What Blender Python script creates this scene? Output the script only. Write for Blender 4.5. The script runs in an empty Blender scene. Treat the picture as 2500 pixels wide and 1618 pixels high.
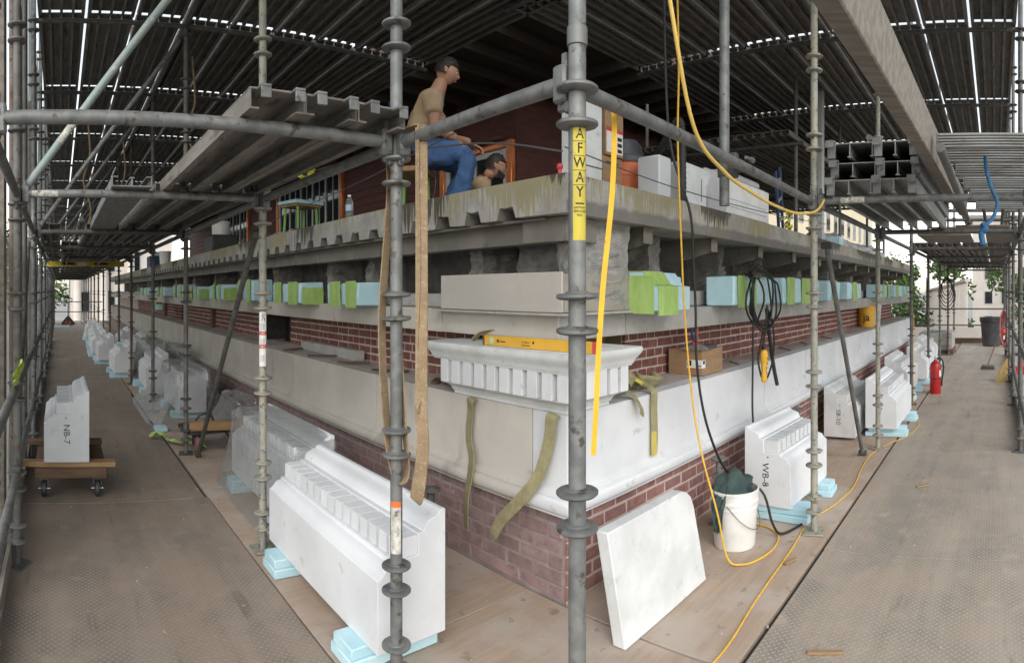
import bpy, math, random
from mathutils import Vector, Matrix, noise
RND = random.Random(11)
sc = bpy.context.scene
COL = sc.collection
# ---------------------------------------------------------------- camera
# the eye stands on the outer corner of the scaffold walkway, 1.62 m above the deck;
# +Y runs along the left facade, +X along the right facade
FPX, EYE = 1455.0, 1.62
cam_d = bpy.data.cameras.new('camera')
cam = bpy.data.objects.new('camera', cam_d); COL.objects.link(cam)
cam_d.type = 'PANO'; cam_d.panorama_type = 'CENTRAL_CYLINDRICAL'
cam_d.central_cylindrical_range_u_min = -1250 / FPX
cam_d.central_cylindrical_range_u_max = 1250 / FPX
cam_d.central_cylindrical_range_v_min = -(1618 - 710) / FPX
cam_d.central_cylindrical_range_v_max = 710 / FPX
cam_d.clip_start = 0.05; cam_d.clip_end = 2000
cam.location = (0, 0, EYE)
cam.rotation_euler = (math.radians(90), 0, -(1250 - 145) / FPX)
sc.camera = cam
# ---------------------------------------------------------------- sky, sun, exposure
SUN_EL, SUN_AZ = math.radians(36), math.radians(222)     # azimuth clockwise from +Y
world = bpy.data.worlds.new('World'); sc.world = world; world.use_nodes = True
nt = world.node_tree; nt.nodes.clear()
sky = nt.nodes.new('ShaderNodeTexSky'); sky.sky_type = 'NISHITA'; sky.sun_disc = False
sky.sun_elevation = SUN_EL; sky.sun_rotation = SUN_AZ
sky.air_density = 1.6; sky.dust_density = 1.0; sky.ozone_density = 1.0
hs = nt.nodes.new('ShaderNodeHueSaturation'); hs.inputs['Saturation'].default_value = 0.34
bg = nt.nodes.new('ShaderNodeBackground'); bg.inputs['Strength'].default_value = 0.15
wo = nt.nodes.new('ShaderNodeOutputWorld')
nt.links.new(sky.outputs[0], hs.inputs['Color']); nt.links.new(hs.outputs[0], bg.inputs['Color'])
nt.links.new(bg.outputs[0], wo.inputs['Surface'])
sun_d = bpy.data.lights.new('sun', 'SUN'); sun_d.energy = 0.9; sun_d.angle = math.radians(40)
sun_d.color = (1.0, 0.97, 0.93)
sun = bpy.data.objects.new('sun', sun_d); COL.objects.link(sun)
sdir = Vector((math.sin(SUN_AZ) * math.cos(SUN_EL), math.cos(SUN_AZ) * math.cos(SUN_EL), math.sin(SUN_EL)))
sun.rotation_euler = (-sdir).to_track_quat('-Z', 'Y').to_euler()
sun.location = sdir * 30
vs = sc.view_settings
vs.view_transform = 'Standard'; vs.look = 'None'; vs.gamma = 1.0; vs.exposure = 0.86
try: vs.use_curve_mapping = False
except Exception: pass
sc.render.engine = 'CYCLES'
sc.cycles.use_denoising = True
sc.cycles.max_bounces = 7; sc.cycles.diffuse_bounces = 4; sc.cycles.transparent_max_bounces = 10
sc.cycles.caustics_reflective = False; sc.cycles.caustics_refractive = False
# ---------------------------------------------------------------- materials
class N:
    """small helper around one material's node tree"""
    def __init__(s, name):
        s.m = bpy.data.materials.new(name); s.m.use_nodes = True
        s.t = s.m.node_tree; s.b = s.t.nodes['Principled BSDF']; s.o = s.t.nodes['Material Output']
    def n(s, kind, **k):
        x = s.t.nodes.new('ShaderNode' + kind)
        for a, v in k.items(): setattr(x, a, v)
        return x
    def set(s, sock, v):
        if hasattr(v, 'links') or isinstance(v, bpy.types.NodeSocket): s.t.links.new(v, sock)
        elif v is not None:
            if isinstance(v, (tuple, list)) and len(v) == 3 and sock.type == 'RGBA': v = (*v, 1)
            sock.default_value = v
    def math(s, op, a, b=None, c=None, clamp=False):
        x = s.n('Math', operation=op); x.use_clamp = clamp
        s.set(x.inputs[0], a)
        if b is not None: s.set(x.inputs[1], b)
        if c is not None: s.set(x.inputs[2], c)
        return x.outputs[0]
    def mix(s, f, a, b):
        x = s.n('Mix', data_type='RGBA'); s.set(x.inputs[0], f); s.set(x.inputs[6], a); s.set(x.inputs[7], b)
        return x.outputs[2]
    def coord(s, stretch=(1, 1, 1), rnd=True):
        tc = s.n('TexCoord'); mp = s.n('Mapping'); mp.inputs['Scale'].default_value = stretch
        s.t.links.new(tc.outputs['Object'], mp.inputs['Vector'])
        if rnd:
            oi = s.n('ObjectInfo'); v = s.n('Vector' + 'Math', operation='SCALE')
            cx = s.n('CombineXYZ'); r = s.math('MULTIPLY', oi.outputs['Random'], 37.0)
            for i in range(3): s.t.links.new(r, cx.inputs[i])
            s.t.links.new(cx.outputs[0], mp.inputs['Location'])
        return mp.outputs[0]
    def noise(s, co, scale, detail=4, rough=.55, dist=0.):
        x = s.n('TexNoise'); s.t.links.new(co, x.inputs['Vector'])
        x.inputs['Scale'].default_value = scale; x.inputs['Detail'].default_value = detail
        x.inputs['Roughness'].default_value = rough; x.inputs['Distortion'].default_value = dist
        return x.outputs[0]
    def ramp(s, f, lo, hi):
        x = s.n('MapRange', interpolation_type='SMOOTHSTEP'); s.set(x.inputs[0], f)
        x.inputs[1].default_value = lo; x.inputs[2].default_value = hi
        return x.outputs[0]
    def bump(s, h, dist, strength=1.0):
        x = s.n('Bump'); x.inputs['Distance'].default_value = dist; x.inputs['Strength'].default_value = strength
        s.t.links.new(h, x.inputs['Height']); s.t.links.new(x.outputs[0], s.b.inputs['Normal'])
    def fin(s, col, rough=.6, metal=0., spec=None):
        s.set(s.b.inputs['Base Color'], col); s.set(s.b.inputs['Roughness'], rough); s.set(s.b.inputs['Metallic'], metal)
        if spec is not None: s.b.inputs['Specular IOR Level'].default_value = spec
        return s.m

def mat(name, c1, c2=None, scale=6, c3=None, scale3=30, t3=.6, rough=.6, metal=0., bump=0., bscale=60, stretch=(1, 1, 1), var=0., spec=None, detail=5):
    s = N(name); co = s.coord(stretch); c = c1
    if c2 is not None: c = s.mix(s.ramp(s.noise(co, scale, detail), .36, .64), c1, c2)
    if c3 is not None: c = s.mix(s.ramp(s.noise(co, scale3, 5, .6), t3, t3 + .1), c, c3)
    if var:
        oi = s.n('ObjectInfo'); h = s.n('HueSaturation')
        s.set(h.inputs['Value'], s.math('MULTIPLY_ADD', oi.outputs['Random'], 2 * var, 1 - var)); s.set(h.inputs['Color'], c); c = h.outputs[0]
    if bump: s.bump(s.noise(co, bscale, 4), bump)
    return s.fin(c, rough, metal, spec)

MT = {}
MT['galv'] = mat('galvanised_steel', (.15, .155, .152), (.225, .225, .215), 14, (.085, .075, .062), 19, .57, rough=.55, metal=.35, bump=.0006, bscale=160, var=.12)
MT['tube_dull'] = mat('weathered_tube', (.10, .10, .096), (.15, .147, .137), 10, (.105, .07, .047), 26, .56, rough=.65, metal=.25, bump=.0008, bscale=150, var=.22)
MT['tube_rust'] = mat('rusty_tube', (.13, .09, .07), (.17, .14, .12), 10, (.10, .05, .03), 20, .52, rough=.75, metal=.2, bump=.001, bscale=120, var=.15)
MT['tube_paint'] = mat('worn_painted_tube', (.24, .32, .31), (.30, .33, .31), 9, (.42, .42, .38), 24, .57, rough=.6, metal=.15, bump=.0006, bscale=120)
MT['tube_flake'] = mat('flaking_tube', (.27, .27, .24), (.36, .34, .27), 9, (.10, .09, .07), 34, .56, rough=.65, metal=.2, bump=.001, bscale=120)
MT['alu'] = mat('aluminium_plank', (.33, .33, .32), (.24, .235, .22), 5, (.16, .14, .11), 12, .60, rough=.5, metal=.45, bump=.0005, bscale=90, stretch=(3, .6, 3), var=.12)
MT['alu_dirty'] = mat('dirty_plank', (.16, .145, .125), (.22, .20, .175), 5, (.10, .085, .07), 9, .55, rough=.7, metal=.15, bump=.001, bscale=90, stretch=(3, .6, 3), var=.15)
MT['stone_new'] = mat('new_white_stone', (.70, .71, .725), (.63, .64, .655), 2.6, (.55, .54, .52), 8, .62, rough=.8, bump=.0014, bscale=150, var=.05, spec=.3)
MT['stone_cast'] = mat('greyish_white_stone', (.70, .71, .71), (.60, .61, .60), 5, (.55, .55, .54), 11, .6, rough=.75, bump=.0008, bscale=200, spec=.3)
MT['stone_grey'] = mat('plain_grey_stone', (.42, .41, .39), (.36, .35, .33), 6, (.30, .29, .27), 14, .6, rough=.8, bump=.001, bscale=150)
MT['conc_rough'] = mat('rough_concrete', (.17, .165, .158), (.11, .105, .10), 7, (.15, .145, .135), 30, .55, rough=.95, bump=.012, bscale=55)
MT['conc_rib'] = mat('broken_concrete', (.36, .35, .33), (.25, .245, .23), 12, (.32, .31, .29), 40, .56, rough=.95, bump=.01, bscale=70)
MT['steel_prim'] = mat('primed_steel', (.20, .185, .16), (.15, .14, .12), 4, (.11, .09, .07), 10, .58, rough=.65, metal=.1, stretch=(1, 1, .4))
MT['steel_dark'] = mat('dark_steel', (.05, .048, .045), (.08, .075, .068), 8, (.10, .06, .04), 20, .6, rough=.6, metal=.3)
MT['chrome'] = mat('bright_steel', (.65, .65, .66), rough=.2, metal=1.)
MT['mortar'] = mat('pale_mortar', (.60, .49, .445), (.52, .425, .385), 12, (.55, .49, .46), 24, .6, rough=.95, bump=.003, bscale=120)
MT['mortar_dark'] = mat('mauve_mortar', (.36, .29, .28), (.28, .22, .215), 8, rough=.95, bump=.002, bscale=120)
MT['ledge'] = mat('dusty_ledge', (.47, .395, .36), (.38, .325, .30), 5, (.28, .25, .235), 14, .6, rough=.95, bump=.004, bscale=70)
MT['foam'] = mat('blue_foam_board', (.44, .66, .74), (.52, .71, .77), 6, (.33, .42, .45), 24, .67, rough=.85, bump=.0012, bscale=120, var=.06, spec=.2)
MT['tape'] = mat('green_tape', (.33, .50, .13), (.40, .57, .18), 9, (.25, .38, .1), 30, .62, rough=.5, bump=.004, bscale=28, stretch=(2, 2, .6))
MT['tape_y'] = mat('yellow_flagging', (.55, .50, .03), (.62, .60, .08), 20, rough=.6, bump=.004, bscale=50)
MT['sling_tan'] = mat('tan_webbing', (.33, .24, .145), (.27, .19, .11), 20, (.38, .30, .2), 70, .55, rough=.95, bump=.004, bscale=190)
MT['sling_olive'] = mat('olive_webbing', (.32, .285, .16), (.26, .23, .12), 16, (.37, .34, .22), 60, .56, rough=.95, bump=.003, bscale=170)
MT['sling_yellow'] = mat('yellow_webbing', (.62, .50, .10), (.52, .44, .14), 12, rough=.9, bump=.002, bscale=170)
MT['strap_y'] = mat('bright_yellow_strap', (.85, .50, .035), (.75, .43, .03), 14, (.30, .26, .06), 26, .68, rough=.7)
MT['rope_y'] = mat('yellow_cord', (.78, .46, .05), (.66, .38, .04), 30, rough=.6)
MT['hose_y'] = mat('pale_yellow_hose', (.80, .55, .14), (.74, .50, .12), 12, rough=.5)
MT['rope_b'] = mat('blue_rope', (.03, .13, .27), (.02, .09, .19), 60, rough=.8, bump=.004, bscale=140)
MT['cable'] = mat('black_rubber', (.012, .012, .012), (.02, .019, .018), 20, rough=.55)
MT['black'] = mat('black_plastic', (.02, .02, .021), (.035, .034, .033), 8, rough=.5)
MT['wire'] = mat('guard_cable', (.16, .16, .155), rough=.5, metal=.6)
MT['plast_y'] = mat('yellow_plastic', (.80, .44, .04), (.72, .38, .03), 18, (.25, .2, .1), 50, .7, rough=.5)
MT['plast_w'] = mat('white_plastic', (.78, .77, .74), (.70, .69, .66), 8, (.55, .53, .5), 20, .66, rough=.45)
MT['plast_o'] = mat('orange_plastic', (.72, .19, .075), (.66, .16, .06), 10, rough=.5)
MT['plast_g'] = mat('dark_grey_plastic', (.05, .053, .058), (.07, .073, .078), 8, rough=.45)
MT['red'] = mat('red_enamel', (.42, .018, .016), (.36, .015, .014), 10, rough=.35)
MT['red_p'] = mat('red_plastic', (.60, .07, .06), rough=.5)
MT['card'] = mat('cardboard', (.34, .215, .12), (.29, .18, .10), 5, rough=.9, stretch=(1, 1, 4))
MT['paper'] = mat('white_label', (.78, .77, .75), (.70, .69, .67), 12, rough=.8)
MT['label_dirty'] = mat('worn_label', (.62, .60, .55), (.40, .38, .33), 30, (.16, .15, .13), 45, .55, rough=.8)
MT['ink'] = mat('black_ink', (.015, .015, .015), rough=.7)
MT['ink_r'] = mat('red_ink', (.55, .04, .03), rough=.7)
MT['ink_o'] = mat('orange_ink', (.70, .16, .04), rough=.7)
MT['sign_y'] = mat('yellow_sticker', (.56, .45, .05), (.49, .39, .05), 16, (.34, .30, .13), 40, .58, rough=.6)
MT['wood'] = mat('raw_timber', (.40, .25, .13), (.30, .18, .09), 4, (.22, .13, .07), 9, .62, rough=.8, stretch=(.8, 6, 6), bump=.001, bscale=40)
MT['wood_dark'] = mat('old_timber', (.17, .10, .06), (.11, .07, .045), 5, rough=.85, stretch=(.8, 6, 6), bump=.001, bscale=40)
MT['wood_grey'] = mat('grey_timber', (.24, .21, .175), (.17, .145, .12), 5, rough=.85, stretch=(5, .8, 5), bump=.001, bscale=40)
MT['added_eave'] = mat('shade_soffit', (.035, .026, .02), (.05, .036, .027), 3, rough=.85, stretch=(.5, 6, 6))  # near-black brown: deep shade overhead put into the colour
MT['siding'] = mat('dark_red_siding', (.11, .034, .028), (.075, .024, .02), 4, rough=.7, stretch=(1, 1, 8))
MT['copper'] = mat('new_copper', (.72, .24, .09), (.58, .17, .06), 3, rough=.3, metal=.45)
MT['white_paint'] = mat('grey_white_paint', (.50, .51, .51), (.44, .45, .45), 4, rough=.5)
MT['denim'] = mat('blue_denim', (.055, .12, .27), (.08, .16, .33), 7, (.04, .085, .2), 16, .56, rough=.95, bump=.004, bscale=45)
MT['shirt'] = mat('tan_shirt', (.46, .34, .22), (.40, .29, .18), 6, rough=.95, bump=.006, bscale=18)
MT['skin'] = mat('skin', (.46, .25, .165), (.40, .21, .14), 10, rough=.55)
MT['hair'] = mat('dark_hair', (.018, .012, .009), (.03, .02, .015), 60, rough=.6, bump=.004, bscale=90)
MT['leather'] = mat('boot_leather', (.13, .08, .05), (.09, .055, .035), 14, rough=.7)
MT['rag'] = mat('dark_green_cloth', (.035, .06, .057), (.055, .085, .08), 10, rough=.95, bump=.006, bscale=30)
MT['pink'] = mat('pink_urethane', (.34, .16, .17), (.28, .13, .14), 12, rough=.6)
MT['straw'] = mat('broom_straw', (.42, .30, .12), (.32, .22, .09), 30, rough=.9, stretch=(1, 1, .2), bump=.004, bscale=120)
MT['cream'] = mat('cream_render', (.72, .63, .45), (.66, .57, .41), .3, rough=.9)
MT['pale_bldg'] = mat('pale_stone', (.66, .60, .54), (.58, .53, .48), .5, rough=.9)
MT['far_roof'] = mat('far_roof', (.30, .27, .25), (.24, .22, .2), .5, rough=.9)
MT['fence_w'] = mat('off_white_hoarding', (.60, .55, .50), (.55, .50, .45), 1.2, rough=.8)
MT['leaf'] = mat('green_leaves', (.10, .17, .045), (.06, .115, .03), 1.5, rough=.8, var=.2)
MT['bark'] = mat('bark', (.10, .075, .055), (.07, .05, .04), 8, rough=.9)
MT['ground'] = mat('pale_ground', (.34, .33, .31), (.28, .27, .255), .05, (.22, .21, .2), .3, .6, rough=.95)
MT['asphalt'] = mat('asphalt', (.055, .055, .056), (.07, .07, .07), .4, rough=.9)
MT['deck_base'] = mat('deck_underside', (.06, .055, .05), rough=.9)
MT['pallet_wrap'] = mat('wrapped_paper', (.50, .49, .50), (.42, .41, .43), 3, (.60, .60, .62), 8, .58, rough=.5, bump=.006, bscale=22)
MT['pink_paper'] = mat('pinkish_paper', (.42, .33, .30), (.36, .28, .26), 3, rough=.8)
MT['blue_steel'] = mat('blue_steel', (.03, .065, .16), (.025, .05, .12), 8, rough=.5)
MT['foil'] = mat('silver_pouch', (.62, .60, .60), (.40, .36, .36), 14, rough=.3, metal=.6, bump=.01, bscale=25)
MT['bag'] = mat('cement_bag', (.50, .50, .50), (.42, .42, .43), 5, rough=.7, bump=.01, bscale=12)

def m_glass():
    s = N('window_glass'); s.fin((.02, .025, .027), .06, 0.); s.b.inputs['Specular IOR Level'].default_value = .6; return s.m
MT['glass'] = m_glass()
def m_water():
    s = N('clear_bottle'); s.fin((.75, .82, .86), .08); s.b.inputs['Transmission Weight'].default_value = .85; s.b.inputs['IOR'].default_value = 1.2; return s.m
MT['bottle'] = m_water()
def m_film():
    s = N('clear_plastic_sheet'); co = s.coord()
    t = s.n('BsdfTransparent'); t.inputs[0].default_value = (.96, .97, .97, 1)
    d = s.n('BsdfTranslucent'); d.inputs[0].default_value = (.95, .95, .95, 1)
    df = s.n('BsdfDiffuse'); df.inputs[0].default_value = (.92, .93, .93, 1)
    g = s.n('BsdfGlossy'); g.inputs['Roughness'].default_value = .12; g.inputs[0].default_value = (1, 1, 1, 1)
    bmp = s.n('Bump'); bmp.inputs['Distance'].default_value = .014
    w = s.math('ADD', s.noise(co, 5, 2, .45, 3.0), s.math('MULTIPLY', s.noise(co, 17, 3, .5, 2.0), .3)); s.t.links.new(w, bmp.inputs['Height'])
    for x in (d, g, df): s.t.links.new(bmp.outputs[0], x.inputs['Normal'])
    a = s.n('MixShader'); a.inputs[0].default_value = .5; s.t.links.new(d.outputs[0], a.inputs[1]); s.t.links.new(df.outputs[0], a.inputs[2])
    lw = s.n('LayerWeight'); lw.inputs[0].default_value = .4; s.t.links.new(bmp.outputs[0], lw.inputs['Normal'])
    k = s.n('MixShader'); s.set(k.inputs[0], s.math('ADD', s.math('MULTIPLY_ADD', s.ramp(s.noise(co, 3, 2, .5, 1.5), .4, .7), .08, .04), s.math('MULTIPLY', lw.outputs['Facing'], .24), clamp=True))
    s.t.links.new(t.outputs[0], k.inputs[1]); s.t.links.new(a.outputs[0], k.inputs[2])
    z = s.n('MixShader'); s.set(z.inputs[0], s.math('MULTIPLY_ADD', lw.outputs['Fresnel'], .5, .04)); s.t.links.new(k.outputs[0], z.inputs[1]); s.t.links.new(g.outputs[0], z.inputs[2])
    s.t.links.new(z.outputs[0], s.o.inputs[0]); return s.m
MT['film'] = m_film()
def m_net():
    s = N('debris_netting'); co = s.coord()
    t = s.n('BsdfTransparent'); d = s.n('BsdfDiffuse'); d.inputs[0].default_value = (.13, .145, .13, 1)
    tr = s.n('BsdfTranslucent'); tr.inputs[0].default_value = (.30, .33, .30, 1)
    a = s.n('MixShader'); a.inputs[0].default_value = .4; s.t.links.new(d.outputs[0], a.inputs[1]); s.t.links.new(tr.outputs[0], a.inputs[2])
    k = s.n('MixShader'); s.set(k.inputs[0], s.math('MULTIPLY_ADD', s.noise(co, 2.5, 4), .3, .48))
    s.t.links.new(t.outputs[0], k.inputs[1]); s.t.links.new(a.outputs[0], k.inputs[2]); s.t.links.new(k.outputs[0], s.o.inputs[0]); return s.m
MT['net'] = m_net()
def m_brick(name, cols, var, whit=.6):
    s = N(name); co = s.coord(); oi = s.n('ObjectInfo')
    # each brick takes its own tone from a cell noise of its place in the wall
    tc = s.n('TexCoord'); r = s.n('ValToRGB'); r.color_ramp.elements[0].color = (*cols[0], 1); r.color_ramp.elements[1].color = (*cols[-1], 1)
    for i, c in enumerate(cols[1:-1]):
        e = r.color_ramp.elements.new((i + 1) / (len(cols) - 1)); e.color = (*c, 1)
    at = s.n('Attribute', attribute_name='tone'); at.attribute_type = 'GEOMETRY'
    f = s.math('FRACT', s.math('ADD', s.math('MULTIPLY', oi.outputs['Random'], 7.31), at.outputs['Fac']))
    s.t.links.new(f, r.inputs[0])
    c = s.mix(s.ramp(s.noise(co, 14, 5), .35, .7), r.outputs[0], tuple(x * .62 for x in cols[1]))
    c = s.mix(s.ramp(s.noise(co, 22, 6, .7), whit, whit + .1), c, (.46, .38, .35))
    s.bump(s.noise(co, 45, 5), .003)
    return s.fin(c, .9)
MT['brick'] = m_brick('red_brick', [(.19, .075, .062), (.25, .10, .082), (.16, .068, .06), (.29, .125, .10)], .2, .66)
MT['brick_l'] = m_brick('dusty_mauve_brick', [(.30, .205, .20), (.35, .235, .225), (.26, .185, .185), (.33, .21, .20)], .2, .62)
MT['brick_r'] = m_brick('dusty_red_brick', [(.33, .17, .15), (.37, .185, .16), (.28, .15, .135), (.39, .21, .18)], .2, .64)
def m_oldstone():
    s = N('old_limestone'); co = s.coord((1, 1, 1)); st = s.coord((1, 1, .28))
    c = s.mix(s.ramp(s.noise(co, 2.2, 5), .35, .65), (.58, .54, .485), (.50, .465, .42))
    c = s.mix(s.ramp(s.noise(st, 3.2, 5, .6, .4), .56, .74), c, (.38, .345, .305))
    c = s.mix(s.ramp(s.noise(co, 5, 3), .64, .76), c, (.47, .36, .30))
    s.bump(s.noise(co, 90, 5), .001); return s.fin(c, .85, 0, .3)
MT['stone_old'] = m_oldstone()
def m_slab():
    s = N('streaked_concrete'); tc = s.n('TexCoord'); sx = s.n('SeparateXYZ'); s.t.links.new(tc.outputs['Object'], sx.inputs[0])
    co = s.coord(rnd=False); z = sx.outputs[2]
    fine = s.coord((1, 1, .05), False); wide = s.coord((1, 1, .35), False)
    c = s.mix(s.ramp(s.noise(co, 4, 5), .35, .65), (.42, .405, .375), (.30, .285, .26))
    c = s.mix(s.ramp(s.noise(co, 40, 4), .58, .7), c, (.27, .26, .24))
    # rain and mortar runs that start at the top edge
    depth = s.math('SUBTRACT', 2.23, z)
    run = s.math('ADD', s.math('MULTIPLY', s.math('SUBTRACT', s.noise(fine, 70, 3), .48), .95), s.math('MULTIPLY', s.math('SUBTRACT', s.noise(wide, 1.6, 3), .46), .95))
    ol = s.ramp(s.math('SUBTRACT', run, depth), -.03, .03)
    c = s.mix(s.math('MULTIPLY', ol, .8), c, (.29, .255, .135))
    blk = s.ramp(s.math('SUBTRACT', s.math('MULTIPLY', s.noise(fine, 55, 2), s.ramp(s.noise(wide, .9, 2), .48, .60)), s.math('MULTIPLY', depth, 1.5)), .30, .36)
    c = s.mix(s.math('MULTIPLY', blk, .85), c, (.05, .045, .04))
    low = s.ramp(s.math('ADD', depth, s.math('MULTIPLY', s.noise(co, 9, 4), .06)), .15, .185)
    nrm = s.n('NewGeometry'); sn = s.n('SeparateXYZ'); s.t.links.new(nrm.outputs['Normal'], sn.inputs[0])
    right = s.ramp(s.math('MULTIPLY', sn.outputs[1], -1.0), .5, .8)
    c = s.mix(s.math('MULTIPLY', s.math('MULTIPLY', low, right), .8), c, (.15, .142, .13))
    s.bump(s.noise(co, 60, 5), .004); return s.fin(c, .9, 0, .3)
MT['slab'] = m_slab()
def m_plate(st=(1, .12, 1), nm='tread_plate_dim', tint=(.86, .81, .765)):
    s = N(nm); tc = s.n('TexCoord'); sx = s.n('SeparateXYZ'); s.t.links.new(tc.outputs['Object'], sx.inputs[0])
    co = s.coord(rnd=False); P = .036
    def loz(ox, oy, sg):
        u = s.math('SUBTRACT', s.math('FRACT', s.math('ADD', s.math('MULTIPLY', sx.outputs[0], 1 / P), ox)), .5)
        v = s.math('SUBTRACT', s.math('FRACT', s.math('ADD', s.math('MULTIPLY', sx.outputs[1], 1 / P), oy)), .5)
        a = s.math('ABSOLUTE', s.math('MULTIPLY', s.math('ADD', u, s.math('MULTIPLY', v, sg)), .7071))
        b = s.math('ABSOLUTE', s.math('MULTIPLY', s.math('SUBTRACT', u, s.math('MULTIPLY', v, sg)), .7071))
        d = s.math('ADD', s.math('DIVIDE', a, .42), s.math('DIVIDE', b, .12))
        return s.ramp(s.math('SUBTRACT', 1.0, d), .0, .35)
    h = s.math('MAXIMUM', loz(0, 0, 1), loz(.5, .5, -1))
    wear = s.ramp(s.noise(co, 2.3, 8, .68), .38, .66)
    dust = s.mix(wear, (.39, .32, .26), (.27, .24, .205))
    trk = s.ramp(s.noise(s.coord(st, False), 5, 6, .6), .40, .66)
    dust = s.mix(s.ramp(s.noise(co, 6, 5), .55, .72), dust, (.43, .355, .29))
    dust = s.mix(s.ramp(s.noise(co, 17, 5, .65), .66, .72), dust, (.17, .145, .12))
    c = s.mix(h, dust, s.mix(wear, (.47, .40, .335), (.53, .505, .47)))
    c = s.mix(s.ramp(s.noise(co, 3.7, 7, .7), .60, .78), c, (.40, .33, .27))
    c = s.mix(s.math('MULTIPLY', trk, .45), c, (.47, .405, .345)); dk = s.ramp(s.noise(s.coord(st, False), 9, 5, .6), .60, .72); c = s.mix(s.math('MULTIPLY', dk, .5), c, (.16, .14, .12))
    tn = s.n('Mix', data_type='RGBA', blend_type='MULTIPLY'); tn.inputs[0].default_value = 1.; s.set(tn.inputs[6], c); tn.inputs[7].default_value = (*tint, 1); c = tn.outputs[2]
    s.bump(h, .0022); s.set(s.b.inputs['Roughness'], .6); return s.fin(c, .58, .18)
MT['plate'] = m_plate(); MT['plate_r'] = m_plate((.12, 1, 1), 'tread_plate_lit', (1.08, 1.065, 1.03))  # left tint darkens, right tint brightens: walkway light painted into one plate material
def m_ply():
    s = N('dusty_plywood'); co = s.coord((1, 1, 1)); g = s.coord((1.2, 14, 14))
    c = s.mix(s.ramp(s.noise(g, 3, 5), .35, .65), (.44, .335, .25), (.38, .29, .225))
    c = s.mix(s.ramp(s.noise(co, 2.5, 5), .42, .66), c, (.46, .39, .33))
    c = s.mix(s.ramp(s.noise(co, 11, 5), .63, .7), c, (.30, .235, .185))
    c = s.mix(s.ramp(s.noise(co, 26, 4), .7, .74), c, (.5, .46, .42))
    s.bump(s.noise(g, 12, 4), .001); return s.fin(c, .85, 0, .3)
MT['ply'] = m_ply()
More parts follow.
